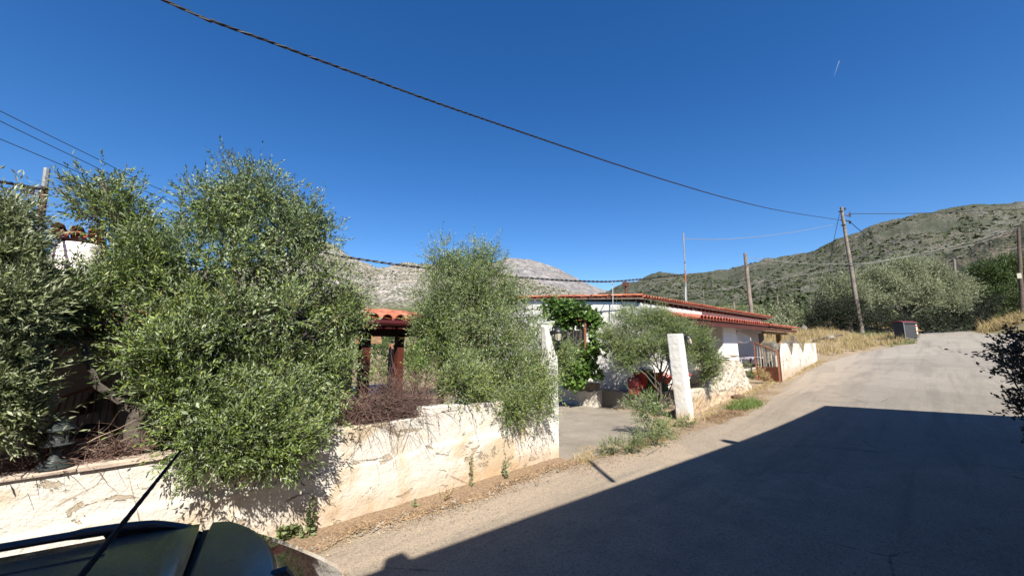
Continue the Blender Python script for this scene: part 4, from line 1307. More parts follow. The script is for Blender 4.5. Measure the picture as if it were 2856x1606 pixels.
# round white chimney with a small tiled cap
cy_ = 9.2; ca = R(132, 720, y=cy_); cb = R(300, 720, y=cy_)
cz0 = pz0; cz1 = zat((ca.x + cb.x) / 2, cy_, 682); cxm = (ca.x + cb.x) / 2; cr = abs(cb.x - ca.x) / 2
cm = MB(); cm.lathe((cxm, cy_ + cr * .6, cz0 - .1), [(cr * .95, 0), (cr, .3), (cr * .97, cz1 - cz0), (cr * .95, cz1 - cz0 + .12)], 26)
chm = cm.build('chimney', M['house'], cot, smooth=True)
zc = cz1 + .05
cm = MB(); cm.box((cxm - cr * .85, cy_ - .05, zc), (cxm + cr * .85, cy_ + cr * 1.2, zc + .03)); cm.build('cap_slab', M['rustdark'], chm)
tm = tile_mesh('tile', .5, .1, .08); tm.materials.append(M['tile'])
for k in range(int(cr * 1.8 / .2) + 1):
    for sgn in (0, 1):
        t = bpy.data.objects.new('cap_tile', tm); C.objects.link(t); t.parent = chm
        p = Vector((cxm - cr * .8 + k * .2, cy_ - .12 if sgn == 0 else cy_ + cr * 1.25, zc + .05)) - org(chm)
        t.matrix_local = Matrix.Translation(p) @ Matrix.Rotation(pi * sgn, 4, 'Z') @ Matrix.Rotation(.25, 4, 'X')
# grey boards beside the porch, far left
bp = T('board_fence', 'grey vertical board screen behind the wall at the far left', 'fence', (-2, 5.9, 0))
for k in range(16):
    x = -4.2 + k * .16
    if x > R(72, 1200, y=5.95).x: break
    m = MB(); m.box((x, 5.95, .3), (x + .145, 5.975, 1.62 + random.uniform(-.02, .02))); m.build('board', M['greywood'], bp)
m = MB(); m.box((-4.2, 5.98, 1.2), (-1.9, 6.02, 1.27)); m.build('rail', M['greywood'], bp)

# wall decoration: wooden half fan
def on_wall(lst, y): return [R(u, v, y=y) for u, v in lst]
fan = T('wall_ornament', 'brown slatted wooden sail ornament hanging on the shaded cottage wall', 'ornament', tuple(R(245, 1150, y=fy - .03)))
pts = on_wall([(284, 1066), (205, 1158), (265, 1146), (268, 1100)], fy - .03)
m = MB()
for i in range(4): m.bar(pts[i], pts[(i + 1) % 4], .03, .02)
m.build('frame', M['redwood'], fan)
for k in range(1, 6):
    f = k / 6
    m = MB(); m.bar(pts[0].lerp(pts[1], f), (pts[0].lerp(pts[3], min(1, f * 1.6)) if f < .62 else pts[3].lerp(pts[2], (f - .6) / .4)), .014); m.build('slat', M['redwood'], fan)
m = MB(); m.prism([p + Vector((0, .012, 0)) for p in pts], (0, .006, 0)); m.build('backing', M['brownplank'], fan)
# ------------------------------------------------------------ poles and cables
def cam_point(u, v, F):
    r = ray(u, v); t = F / (r.x * CF[0] + r.y * CF[1]); return Vector((r.x * t, r.y * t, H + r.z * t))
def fwd(p): return p.x * CF[0] + p.y * CF[1]

def wood_pole(label, base_uv, top_uv, r, mat, F=None, cat='utility pole', group='wooden utility poles', base=None):
    b = base if base is not None else RT(*base_uv)
    if F is not None: b = cam_point(base_uv[0], base_uv[1], F); 
    t = cam_point(top_uv[0], top_uv[1], fwd(b))
    o = T('utility_pole', label, cat, (b.x, b.y, min(b.z, ZT(b.x, b.y)) ), group)
    d = (t - b)
    g0 = b - d.normalized() * .6
    m = MB(); n = 14; pts = [g0.lerp(t, i / n) + Vector((random.uniform(-1, 1) * r * .12, random.uniform(-1, 1) * r * .12, 0)) for i in range(n + 1)]
    m.tube(pts, [r * (1.25 - .45 * i / n) for i in range(n + 1)], 12); m.build('shaft', mat, o, smooth=True)
    return o, b, t

def ptree(o, name, mb, mat): return mb.build(name, mat, o)

pole1, P1B, P1T = wood_pole('leaning wooden utility pole carrying the black cables, beside the big roadside olive trees', (2404, 930), (2346, 578), .15, M['polewood'])
k = P1T
d_ = (P1B - P1T).normalized()
Fp = fwd(P1B)
# hardware
m = MB(); a = cam_point(2346, 596, Fp); b = cam_point(2372, 605, Fp); m.tube([a, b], .035, 6); m.tube([b, cam_point(2368, 598, Fp), cam_point(2371, 590, Fp)], .04, 6); m.build('bracket', M['rustdark'], pole1)
m = MB(); a = cam_point(2344, 614, Fp); b = cam_point(2370, 617, Fp); m.tube([a, b], .05, 6); m.tube([b, cam_point(2372, 624, Fp)], .09, 6); m.build('clamp', M['blackmetal'], pole1)
for (u, v) in [(2357, 583), (2371, 600)]:
    p = cam_point(u, v, Fp)
    m = MB(); m.lathe(p, [(.03, -.14), (.07, -.1), (.05, -.04), (.09, 0), (.05, .05), (.07, .09), (.02, .12)], 10); m.build('insulator', M['blackmetal'], pole1)
for (u, v) in [(2345, 590), (2352, 628), (2372, 735), (2373, 742)]:
    p = cam_point(u, v, Fp)
    m = MB(); m.lathe(p, [(.175, -.03), (.175, .03)], 12); m.build('band', M['blackmetal'], pole1)

pole2, P2B, P2T = wood_pole('grey weathered wooden pole standing behind the veranda roof', (2107, 985), (2078, 706), .115, M['polewood'], F=23.5)
pole3, P3B, P3T = wood_pole('dark pole with a pale tag at the right edge, in the dry grass', (2853, 882), (2840, 634), .125, M['darkpole'], F=33)
m = MB(); p = cam_point(2843, 769, 32.8); m.bar(p + Vector((0, 0, -.22)), p + Vector((0, 0, .22)), .24, .03); m.build('number_tag', M['tagwhite'], pole3)
pole4, P4B, P4T = wood_pole('far pole whose top shows above the big roadside olive trees', (2672, 860), (2661, 722), .15, M['polewood'], F=48)
far = [(2170, 868, 2168, 822, 70, .1), (2264, 872, 2259, 830, 70, .1), (2049, 878, 2046, 842, 60, .13), (1963, 868, 1962, 806, 75, .06)]
lab = ['thin far pole left of the two beyond the veranda, above the valley trees', 'thin far pole nearest the big roadside olive trees', 'short brown pole standing just above the tiles of the house roof', 'very thin far pole on the slope right of the mast']
for (ub, vb, ut, vt, F_, r_), l in zip(far, lab):
    b = cam_point(ub, vb, F_); t = cam_point(ut, vt, F_)
    o = T('distant_pole', l, 'pole', (b.x, b.y, 0), 'distant poles in the valley')
    m = MB(); m.tube([(b.x, b.y, 0 if b.z < 8 else b.z - 3), t], r_, 6); m.build('shaft', M['polewood'], o)

# pole off to the left that carries the near end of the overhead cable
CA = cam_point(455, 0, 1.0)
def plan_isect(u, A, B):
    r = ray(u, 700); d = Vector((B[0] - A[0], B[1] - A[1]))
    det = d.x * (-r.y) - d.y * (-r.x)
    k = ((-A[0]) * (-r.y) - (-A[1]) * (-r.x)) / det
    return Vector((A[0] + d.x * k, A[1] + d.y * k))
def cable_path(pts, A, B):
    """points of a hanging cable whose plan is the line A-B; pts are where it passes in the view"""
    out = []
    for u, v in pts:
        p = None
        # azimuth depends on v slightly: solve with the true ray
        r = ray(u, v); d = Vector((B[0] - A[0], B[1] - A[1]))
        det = d.x * (-r.y) - d.y * (-r.x)
        k = ((-A[0]) * (-r.y) - (-A[1]) * (-r.x)) / det
        x = A[0] + d.x * k; y = A[1] + d.y * k
        t = (x * r.x + y * r.y) / (r.x ** 2 + r.y ** 2)
        out.append(Vector((x, y, H + r.z * t)))
    return out
def smooth_path(P, n=8):
    out = []
    for i in range(len(P) - 1):
        p0 = P[max(i - 1, 0)]; p1 = P[i]; p2 = P[i + 1]; p3 = P[min(i + 2, len(P) - 1)]
        for j in range(n):
            t = j / n
            out.append(.5 * ((2 * p1) + (p2 - p0) * t + (2 * p0 - 5 * p1 + 4 * p2 - p3) * t * t + (3 * p1 - p0 - 3 * p2 + p3) * t ** 3))
    out.append(P[-1]); return out
def cable(label, P, r, mat, twist=0, name='overhead_cable', cat='cable', group=None, n=8):
    P = smooth_path(P, n)
    o = T(name, label, cat, tuple(P[0]), group)
    if twist:
        # bundled strands wound round each other
        Q = []; 
        for i in range(len(P) - 1):
            L = (P[i + 1] - P[i]).length; k = max(1, int(L / .07))
            for j in range(k): Q.append(P[i].lerp(P[i + 1], j / k))
        Q.append(P[-1])
        for s in range(twist):
            m = MB(); pts = []; ln = 0
            for i, q in enumerate(Q):
                if i: ln += (q - Q[i - 1]).length
                d, a, b = frame_of((Q[min(i + 1, len(Q) - 1)] - Q[max(i - 1, 0)]))
                an = ln / .42 * 2 * pi + s * 2 * pi / twist
                pts.append(q + a * (cos(an) * r * 1.05) + b * (sin(an) * r * 1.05))
            m.tube(pts, r, 5); m.build('strand', mat, o)
    else:
        m = MB(); m.tube(P, r, 5); m.build('wire', mat, o)
    return o

# the big twisted service cable across the sky
A_ = cam_point(455, 0, 4.1); B_ = cam_point(2344, 614, Fp)
pp = [(455, 0), (600, 62), (760, 120), (900, 172), (1060, 230), (1220, 288), (1400, 350), (1560, 405), (1720, 459), (1880, 510), (2040, 556), (2190, 590), (2344, 614)]
P = cable_path(pp, A_, B_)
d0 = (P[0] - P[1]).normalized()
ext = [P[0] + d0 * k_ + Vector((0, 0, .012 * k_ * k_)) for k_ in (16, 12, 8, 4)]
main_cable = cable('thick black twisted cable sweeping across the sky to the leaning pole', ext + P, .0105, M['cable'], twist=3)
npb = ext[0]
npole = T('utility_pole', 'near wooden pole at the left that holds the end of the thick twisted cable', 'utility pole', (npb.x, npb.y, 0), 'wooden utility poles')
m = MB(); m.tube([(npb.x, npb.y, -.4), (npb.x, npb.y, npb.z + .3)], [.17, .12], 12); m.build('shaft', M['polewood'], npole)

# cables leaving the leaning pole to the right
E1 = cam_point(3300, 560, 30)
cable('black cable running right from the top of the leaning pole', cable_path([(2372, 596), (2500, 596), (2620, 593), (2740, 588), (2856, 583), (3300, 560)], cam_point(2372, 596, Fp), E1), .03, M['cable'])
cable('black stay cable dropping right from the leaning pole behind the olive trees', cable_path([(2372, 620), (2420, 660), (2470, 692), (2520, 722), (2560, 748)], cam_point(2372, 620, Fp), cam_point(2560, 748, 44)), .03, M['cable'])
cable('thin stay wires down the left side of the leaning pole', cable_path([(2342, 596), (2332, 640), (2322, 690), (2315, 740), (2306, 800), (2296, 870)], cam_point(2342, 596, Fp), cam_point(2296, 870, Fp + 3)), .02, M['cable'])
cable('thin grey cable from the leaning pole to the house mast', cable_path([(2335, 624), (2240, 643), (2140, 657), (2040, 666), (1980, 668), (1907, 666)], cam_point(2335, 624, Fp), cam_point(1907, 666, fwd(MASTTOP))), .014, M['cable_grey'])
cable('black cable sagging from behind the big olive tree to the house mast', cable_path([(560, 560), (700, 640), (905, 705), (1000, 722), (1100, 737), (1190, 748), (1300, 760), (1390, 769), (1500, 777), (1600, 783), (1700, 785), (1780, 779), (1850, 772), (1908, 765)], cam_point(560, 560, 9), cam_point(1908, 765, fwd(MASTTOP))), .02, M['cable'], twist=2)
# pale wires to the right pole
E3 = cam_point(2840, 636, 33)
cable('upper pale wire from the right pole towards the grey pole', cable_path([(2840, 634), (2700, 676), (2580, 704), (2456, 728), (2370, 735), (2230, 734), (2084, 718)], E3, cam_point(2084, 718, 23.5)), .014, M['cable_grey'])
cable('lower pale wire from the right pole passing down to the house roof', cable_path([(2840, 638), (2720, 680), (2600, 706), (2470, 725), (2370, 744), (2240, 766), (2110, 789), (1980, 812), (1840, 829)], E3, cam_point(1840, 829, 40)), .014, M['cable_grey'])
cable('thin wire sloping down from the grey pole', cable_path([(2240, 700), (2180, 740), (2130, 780), (2070, 830)], cam_point(2240, 700, 60), cam_point(2070, 830, 60)), .012, M['cable_grey'])
# three thin wires high at the left
E4 = (cam_point(760, 600, 22))
for i, (l, q) in enumerate([('uppermost of the three thin wires at the upper left', [(-200, 208), (0, 310), (240, 428), (480, 542), (760, 640)]), ('middle of the three thin wires at the upper left', [(-200, 236), (0, 338), (220, 444), (470, 560), (760, 660)]), ('lowest of the three thin wires at the upper left', [(-200, 305), (0, 388), (190, 468), (430, 572), (760, 690)])]):
    cable(l, cable_path(q, cam_point(-200, 300, 9), E4), .012, M['cable'], group='thin wires at the upper left')
hp = T('utility_pole', 'wooden pole hidden behind the crown of the big olive tree', 'utility pole', (E4.x, E4.y, 0), 'wooden utility poles')
m = MB(); m.tube([(E4.x, E4.y, -.3), (E4.x, E4.y, cam_point(760, 636, 22).z)], [.16, .11], 10); m.build('shaft', M['polewood'], hp)

# steel post with aerial at the left
yb = 9.0
pb_ = R(97, 740, y=yb); 
lp = T('aerial_post', 'rusty steel post with a television aerial rising behind the left olive trees', 'aerial post', (pb_.x, pb_.y, 0))
Fl = fwd(pb_); a = cam_point(98, 735, Fl); b = cam_point(131, 470, Fl)
m = MB(); m.tube([a, b], .038, 8); m.build('post', M['galv'], lp)
m = MB(); m.tube([a + (b - a) * .45, a + (b - a) * .8], .043, 8); m.build('rusty_section', M['rustdark'], lp)
c0 = cam_point(118, 545, Fl); c1 = cam_point(62, 530, Fl)
m = MB(); m.tube([c0, c1], .012, 6)
for k in range(9):
    p = c0.lerp(c1, .15 + k * .1); w = .28 - .015 * k
    m.tube([p + Vector((0, 0, w)) * .5, p - Vector((0, 0, w)) * .5], .006, 4)
for k in range(4):
    p = c1 + Vector((0, 0, -.12 - .04 * k)); m.tube([p + Vector((-.12, .1, 0)), p + Vector((.12, -.1, 0))], .005, 4)
m.build('aerial', M['galv'], lp)
m = MB(); m.tube([c1 + Vector((0, 0, -.2)), cam_point(82, 590, Fl), cam_point(90, 640, Fl), cam_point(110, 690, Fl)], .01, 5); m.build('lead', M['conduit'], lp)
cable('frayed black cable bundle at the left edge running to the steel post', cable_path([(-300, 480), (-120, 497), (0, 507), (60, 518), (128, 530)], cam_point(-300, 480, 3.5), cam_point(128, 530, Fl)), .012, M['cable'], twist=3)
bx_ = cam_point(78, 528, Fl * .97)
m = MB(); m.box((bx_.x - .06, bx_.y - .05, bx_.z - .06), (bx_.x + .06, bx_.y + .05, bx_.z + .05)); jb = m.build('junction_box', M['blackmetal'], lp)

# ------------------------------------------------------------ lanterns
def wall_top_lantern(label, loc, s=1.0, group=None):
    o = T('garden_lantern', label, 'lantern', loc, group)
    x, y, z = loc
    L = lambda pr: [(r * s * .74, h * s) for r, h in pr]
    m = MB(); m.lathe(loc, L([(.155, 0), (.155, .012), (.14, .016), (.14, .030), (.118, .034), (.116, .048), (.095, .052), (.085, .066), (.062, .07), (.052, .09), (.048, .135), (.058, .138), (.058, .150), (.04, .155), (.032, .175)]), 28); m.build('base', M['lampmetal'], o, smooth=True)
    m = MB(); m.lathe(loc, L([(.03, .175), (.06, .182), (.14, .188), (.145, .196), (.115, .204)]), 28); m.build('tray', M['lampmetal'], o, smooth=True)
    m = MB(); m.lathe(loc, L([(.085, .204), (.09, .22), (.085, .235), (.09, .25), (.085, .265), (.09, .28), (.085, .295), (.088, .31)]), 24); m.build('glass', M['glass'], o, smooth=True)
    m = MB(); m.lathe(loc, L([(.02, .2), (.03, .22), (.03, .28), (.02, .3)]), 12); m.build('bulb', M['white'], o, smooth=True)
    for k in range(4):
        a = pi / 4 + k * pi / 2
        m = MB(); m.tube([(x + .078 * s * cos(a), y + .078 * s * sin(a), z + .2 * s), (x + .078 * s * cos(a), y + .078 * s * sin(a), z + .315 * s)], .006 * s, 6); m.build('strut', M['lampmetal'], o)
    m = MB(); m.lathe(loc, L([(.10, .312), (.14, .314), (.142, .324), (.115, .338), (.118, .344), (.09, .358), (.093, .364), (.062, .378), (.065, .384), (.035, .396), (.022, .41), (.004, .418)]), 28); m.build('cap', M['lampmetal'], o, smooth=True)
    return o
lx_ = R(146, 1325, y=WY + .12)
zl = np.interp(lx_.x, [R(0, 1340, y=WY).x, R(480, 1270, y=WY).x], [t0, t1]) + .02
wall_top_lantern('grey green metal lantern standing on the near wall at the left', (lx_.x, WY + .13, zl), 1.0, 'lanterns on top of the near wall')
l2 = R(1287, 1125, y=WY + .12); zl2 = np.interp(l2.x, [x_step, xg0], [t4, t5])
wall_top_lantern('dark lantern standing on the wall under the middle olive tree', (l2.x, WY + .12, zl2), 1.0, 'lanterns on top of the near wall')

def hung_lantern(label, top, s, glass, tilt=(0, 0), arm=None):
    o = T('wall_lantern', label, 'lantern', tuple(top), 'lanterns hanging from the gate pillars')
    t = Vector(top); ax = Vector((tilt[0], tilt[1], -1)).normalized()
    m = MB(); m.lathe(t, [(.01 * s, 0), (.05 * s, .02 * s), (.11 * s, .08 * s), (.115 * s, .1 * s), (.09 * s, .105 * s)], 16, axis=ax); m.build('cap', M['blackmetal'], o, smooth=True)
    m = MB(); m.lathe(t, [(.085 * s, .105 * s), (.08 * s, .18 * s), (.065 * s, .27 * s)], 16, axis=ax); m.build('glass', glass, o, smooth=True)
    m = MB(); m.lathe(t, [(.08 * s, .265 * s), (.085 * s, .28 * s), (.05 * s, .30 * s)], 16, axis=ax); m.build('ring', M['blackmetal'], o, smooth=True)
    d, a, b = frame_of(ax)
    for k in range(6):
        an = k * pi / 3
        e = a * cos(an) + b * sin(an)
        m = MB(); m.tube([t + d * (.105 * s) + e * (.094 * s), t + d * (.27 * s) + e * (.075 * s)], .006 * s, 4); m.build('strut', M['blackmetal'], o)
    if arm is not None:
        m = MB(); arm = Vector(arm); mid = (arm + t) / 2 + Vector((0, 0, .10 * s))
        m.tube([arm, arm.lerp(mid, .6) + Vector((0, 0, .03)), mid, t + Vector((0, 0, .0))], .014 * s, 6); m.lathe(arm, [(.05 * s, -.01), (.05 * s, .01)], 10, axis=(1, 0, 0)); m.build('bracket', M['blackmetal'], o)
    return o
lt = cam_point(1556, 912, fwd(Vector((xg1 + .14, WY + .1, 0))))
hung_lantern('lantern with pale amber glass hanging from the left gate pillar', (lt.x, lt.y, lt.z), 1.0, M['amber'], arm=(xg1 + .01, WY + .15, lt.z - .12))
px_, py_ = bx + .34 - .12, by + .22
lt = cam_point(1914, 933, fwd(Vector((px_ + .12, py_, 0))))
hung_lantern('black ribbed spot lantern on the side of the leaning gate pillar', (lt.x, lt.y, lt.z), 1.05, M['amber'], tilt=(.25, -.25), arm=(px_ + .0, py_, lt.z - .02))

# ------------------------------------------------------------ wicker chair
chc = cam_point(205, 1190, 5.55)
chair = T('wicker_chair', 'bent cane armchair with a black cushion in the shade of the porch', 'armchair', (chc.x + .12, 7.5, PZ))
cx_, cy2 = chc.x + .12, 7.55
def cp_(x, y, z): return Vector((cx_ + x, cy2 + y, PZ + z))
m = MB(); m.tube([cp_(-.30, -.25, 0), cp_(-.32, -.25, .42), cp_(-.30, -.22, .62), cp_(-.1, -.05, .68), cp_(.0, .28, .78)], .022, 8)
m.build('arm', M['wicker'], chair)
m = MB(); m.tube([cp_(.30, -.25, 0), cp_(.33, -.25, .42), cp_(.30, -.22, .58), cp_(.26, .1, .62), cp_(.24, .28, .78)], .022, 8); m.build('arm', M['wicker'], chair)
m = MB(); m.tube([cp_(-.28, .26, 0), cp_(-.30, .28, .5), cp_(-.24, .32, .85), cp_(0, .35, .95), cp_(.24, .32, .85), cp_(.30, .28, .5), cp_(.28, .26, 0)], .022, 8); m.build('back_frame', M['wicker'], chair)
m = MB()
for k in range(7):
    x = -.2 + k * .066
    m = MB(); m.tube([cp_(x, .27, .38), cp_(x * 1.02, .33, .7), cp_(x * .9, .345, .9)], .009, 5); m.build('back_cane', M['wicker'], chair)
m = MB(); m.tube([cp_(.3, -.26, .1), cp_(.3, -.1, .36), cp_(.3, .2, .40)], .014, 6); m.build('brace', M['wicker'], chair)
m = MB(); m.tube([cp_(.31, -.24, .58), cp_(.31, -.05, .50), cp_(.3, .1, .36)], .014, 6); m.build('brace', M['wicker'], chair)
m = MB(); m.box(tuple(cp_(-.3, -.28, .36)), tuple(cp_(.3, .28, .40))); m.build('seat', M['wicker'], chair, bevel=.01)
m = MB(); m.box(tuple(cp_(-.31, -.30, .402)), tuple(cp_(.31, .26, .49))); cu = m.build('cushion', M['cushion'], chair, bevel=.035)

# ------------------------------------------------------------ crates and clutter on the terrace
def crate(label, c, mat, rot=0, size=(.52, .34, .30), tiltm=None, group='plastic crates piled on the terrace'):
    o = T('plastic_crate', label, 'crate', tuple(c), group)
    w, d, h = size
    Mx = Matrix.Rotation(rot, 4, 'Z')
    if tiltm is not None: Mx = Mx @ tiltm
    def part(name, mb):
        mb.v = [tuple(Vector(c) + (Mx @ Vector(v))) for v in mb.v]; mb.build(name, mat, o)
    m = MB(); m.box((-w / 2, -d / 2, 0), (w / 2, d / 2, .02)); part('bottom', m)
    for sgn in (-1, 1):
        m = MB()
        y = sgn * d / 2
        for k in range(5):
            z = .03 + k * (h - .04) / 4.6
            m.box((-w / 2, y - .008, z), (w / 2, y + .008, z + .032))
        for k in range(8):
            x = -w / 2 + k * w / 7; m.box((x - .012, y - .0115, 0.02), (x + .012, y + .0115, h))
        part('side', m)
        m = MB(); x = sgn * w / 2
        for k in range(5):
            z = .03 + k * (h - .04) / 4.6
            m.box((x - .008, -d / 2, z), (x + .008, d / 2, z + .032))
        for k in range(5):
            y2 = -d / 2 + k * d / 4; m.box((x - .0115, y2 - .012, 0.02), (x + .0115, y2 + .012, h))
        part('end', m)
    return o
TT = lambda u, v, z=tz: R(u, v, z=z)
def at(u, v, y): return R(u, v, y=y)
q = TT(1760, 1078); 
y0c = 6.95
RX = lambda a: Matrix.Rotation(a, 4, 'X'); RY = lambda a: Matrix.Rotation(a, 4, 'Y')
def cpos(u, v, y=y0c):
    p = R(u, v, y=y); return (p.x, p.y, p.z)
crate('dark maroon crate standing on end at the bottom left of the crate pile', (cpos(1766, 1078)[0], y0c, tz), M['crate_dark'], .2, tiltm=Matrix.Translation((0, 0, .26)) @ RY(pi / 2))
p = cpos(1782, 1060); crate('bright red crate at the left of the pile', (p[0], y0c, tz + .18), M['crate_red'], .1, tiltm=Matrix.Translation((0, 0, .24)) @ RY(pi / 2))
p = cpos(1800, 1050); crate('green crate leaning beside the bright red one', (p[0], y0c - .05, tz + .22), M['crate_green'], .3, tiltm=Matrix.Translation((0, 0, .24)) @ RY(pi / 2.3))
p = cpos(1812, 1048); crate('tilted yellow crate in the middle of the pile', (p[0], y0c - .1, tz + .28), M['crate_yellow'], .5, tiltm=RY(-.9))
p = cpos(1838, 1046); crate('red crate lying open at the right of the pile', (p[0], y0c - .1, tz + .30), M['crate_red'], .1, tiltm=RX(.5))
p = cpos(1832, 1066); crate('dark green crate at the bottom right of the pile', (p[0], y0c - .1, tz), M['crate_green'], 0.0)
p = cpos(1800, 1070); crate('shadowed green crate under the yellow one', (p[0], y0c, tz), M['crate_green'], 0.1)
# leaning poles by the crates
for i, (l, a, b) in enumerate([('pale stick leaning against the maroon crate', (1750, 1076), (1768, 1040)), ('straight cane leaning on the front of the red crate', (1772, 1080), (1767, 1030))]):
    A1 = R(*a, z=tz); A2 = cam_point(b[0], b[1], fwd(A1) + .25)
    o = T('garden_stick', l, 'stick', tuple(A1)); m = MB(); m.tube([A1, A2], .012, 6); m.build('stick', M['tanwood'], o)
# terracotta board against the gable
q1 = R(1640, 1073, z=tz + .02)
bd = T('leaning_board', 'orange brown wooden board leaning against the gable beside the vine', 'board', tuple(q1))
fb = fwd(R(1660, 1078, z=tz)); 
pts = [cam_point(u, v, fb + dz) for u, v, dz in [(1644, 1074, 0), (1662, 1078, 0), (1680, 1034, .35), (1650, 1032, .35)]]
m = MB(); m.prism(pts, (.02, .02, 0)); m.build('panel', M['terracotta'], bd)
# stone trough at the foot of the vine
q = R(1648, 1090, x=11.75)
tr = T('stone_trough', 'small rough concrete trough holding the vine post on the terrace edge', 'trough', (11.8, q.y, .5))
m = MB(); ya = R(1625, 1085, x=11.75).y; yb_ = R(1663, 1085, x=11.75).y
m.box((11.66, yb_, .56), (12.0, ya, zat(11.7, q.y, 1067)), .015); m.build('block', M['stone'], tr, bevel=.02)

# red chair and blue bag glimpsed right of the pillar
q = R(1928, 1060, y=6.9)
rc = T('red_chair', 'small red plastic chair glimpsed on the terrace behind the leaning pillar', 'chair', (q.x, q.y, tz))
m = MB(); m.box((q.x - .2, q.y - .2, tz + .40), (q.x + .2, q.y + .2, tz + .43)); m.build('seat', M['crate_red'], rc)
m = MB(); m.box((q.x - .2, q.y + .18, tz + .44), (q.x + .2, q.y + .21, tz + .85)); m.build('backrest', M['crate_red'], rc)
for i in (-1, 1):
    for j in (-1, 1):
        m = MB(); m.bar((q.x + i * .18, q.y + j * .18, tz), (q.x + i * .16, q.y + j * .16, tz + .4), .03); m.build('leg', M['crate_red'], rc)

# ------------------------------------------------------------ rubbish container
bb = RT(2546, 948); 
binx = T('wheeled_bin', 'large dark grey wheeled rubbish container with a maroon lid at the bend', 'rubbish container', tuple(bb))
zt_ = zat(bb.x, bb.y, 900); hB = zt_ - bb.z
F_ = fwd(bb); wB = 48 / FPX * F_
ux = Vector((CR[0], CR[1], 0)).normalized(); uy = Vector((CF[0], CF[1], 0))
rot_ = Matrix.Rotation(.18, 3, 'Z'); ux = rot_ @ ux; uy = rot_ @ uy
def bpnt(a, b, z): return bb + ux * a + uy * b + Vector((0, 0, z))
w = wB / 2; dpt = .85
m = MB(); m.hexa([bpnt(-w * .84, 0.05, .14), bpnt(w * .84, 0.05, .14), bpnt(w * .84, dpt * .9, .14), bpnt(-w * .84, dpt * .9, .14)], [bpnt(-w, 0, hB), bpnt(w, 0, hB), bpnt(w, dpt, hB), bpnt(-w, dpt, hB)]); body = m.build('tub', M['bin'], binx, bevel=.04)
m = MB()
pr = [(-.03, 0), (.1, .09), (.35, .15), (.6, .13), (.85, .05), (.9, 0)]
vs = [bpnt(-w * 1.05, y, hB + .01 + z) for y, z in pr]; m.prism(vs, ux * (w * 2.1)); m.build('lid', M['binlid'], binx, bevel=.02)
m = MB(); m.bar(bpnt(-w * 1.02, -.03, hB - .04), bpnt(w * 1.02, -.03, hB - .04), .05); m.build('rim', M['bin'], binx)
m = MB(); m.tube([bpnt(-w * 1.02, -.02, .12), bpnt(-w * 1.04, -.02, hB)], .025, 6); m.build('lift_bar', M['galv'], binx)
m = MB(); m.tube([bpnt(-w * 1.0, -.02, .14), bpnt(w * .3, -.1, .06), bpnt(w * .8, -.02, .14)], .025, 6); m.build('foot_bar', M['galv'], binx)
for k in range(3):
    z0 = hB - .32 - k * .2
    m = MB(); m.prism([bpnt(w * .70, -.006 + .0, z0), bpnt(w * .90, -.006, z0 + .06), bpnt(w * .90, -.006, z0 + .16), bpnt(w * .70, -.006, z0 + .10)], -uy * .006); m.build('warning_sticker', M['tagred' if k != 1 else 'tagwhite'], binx)
m = MB(); m.prism([bpnt(w * .69, -.0, hB - .86), bpnt(w * .91, -.0, hB - .86), bpnt(w * .91, -.0, hB - .12), bpnt(w * .69, -.0, hB - .12)], -uy * .004); m.build('sticker_backing', M['tagwhite'], binx)
for a in (-1, 1):
    for b in (.12, .7):
        c = bpnt(a * w * .7, b, .09)
        m = MB(); m.lathe(c, [(.09, -.025), (.09, .025)], 14, axis=tuple(ux)); m.build('wheel', M['rubber'], binx)

# junk on the verge
vq0 = RT(2268, 957); vq1 = RT(2352, 944)
o = T('fallen_pole', 'dark fallen pole lying in the dry grass at the edge of the bend', 'pole', tuple(vq0)); m = MB(); m.tube([vq0 + Vector((0, 0, .2)), (vq0 + vq1) / 2 + Vector((0, 0, .32)), vq1 + Vector((0, 0, .3))], .06, 7); m.build('shaft', M['darkpole'], o)
for i, (u, v, l) in enumerate([(2318, 950, 'pale broken block beside the fallen pole'), (2244, 925, 'whitish stone post stub in the dry grass')]):
    p = RT(u, v); tag(rock('roadside_block', (p.x, p.y, p.z + .2), (.3, .25, .2 if i == 0 else .4), M['stone'], 77 + i), l, 'stone')

# manhole slab and rubble by the rubble wall
p = RT(2052, 1108)
mh = T('drain_slab', 'rusty iron drain cover propped at the foot of the rubble wall', 'drain cover', tuple(p))
m = MB(); m.hexa([p + Vector((-.35, -.2, .0)), p + Vector((.45, -.28, .0)), p + Vector((.5, .12, .05)), p + Vector((-.3, .2, .08))], [p + Vector((-.35, -.2, .03)), p + Vector((.45, -.28, .03)), p + Vector((.5, .12, .08)), p + Vector((-.3, .2, .11))]); m.build('cover', M['rustdark'], mh)
p = RT(2000, 1172)
# ------------------------------------------------------------ olive trees
def proj(p):
    F = p[0] * CF[0] + p[1] * CF[1]; Rr = p[0] * CR[0] + p[1] * CR[1]; z = p[2] - H
    d = F * cos(PITCH) + z * sin(PITCH); v = z * cos(PITCH) - F * sin(PITCH)
    return 1428 + FPX * Rr / d, 803 - FPX * v / d
SHR = .80
def blob(u, v, rpx, y=None, F=None, sx=1, sz=1, dep=1):
    """a clump whose centre sits at (u,v) in depth plane y or at forward distance F"""
    if F is None:
        c = R(u, v, y=y)
    else: c = cam_point(u, v, F)
    # local scale: pixels per metre near this direction
    d = c - Vector((0, 0, H)); dist = (d.x * CF[0] + d.y * CF[1]) * cos(PITCH) + d.z * sin(PITCH)
    r = SHR * rpx * dist / FPX
    off = math.hypot((u - 1428) / FPX, (803 - v) / FPX)
    # a sphere spreads sideways towards the edge of a wide lens: keep its true size
    k = (1 + off * off) ** .25
    r /= k * k; sz *= k ** 1.3; dep *= k
    return (c.x, c.y, c.z, r * sx, r * dep, r * sz)

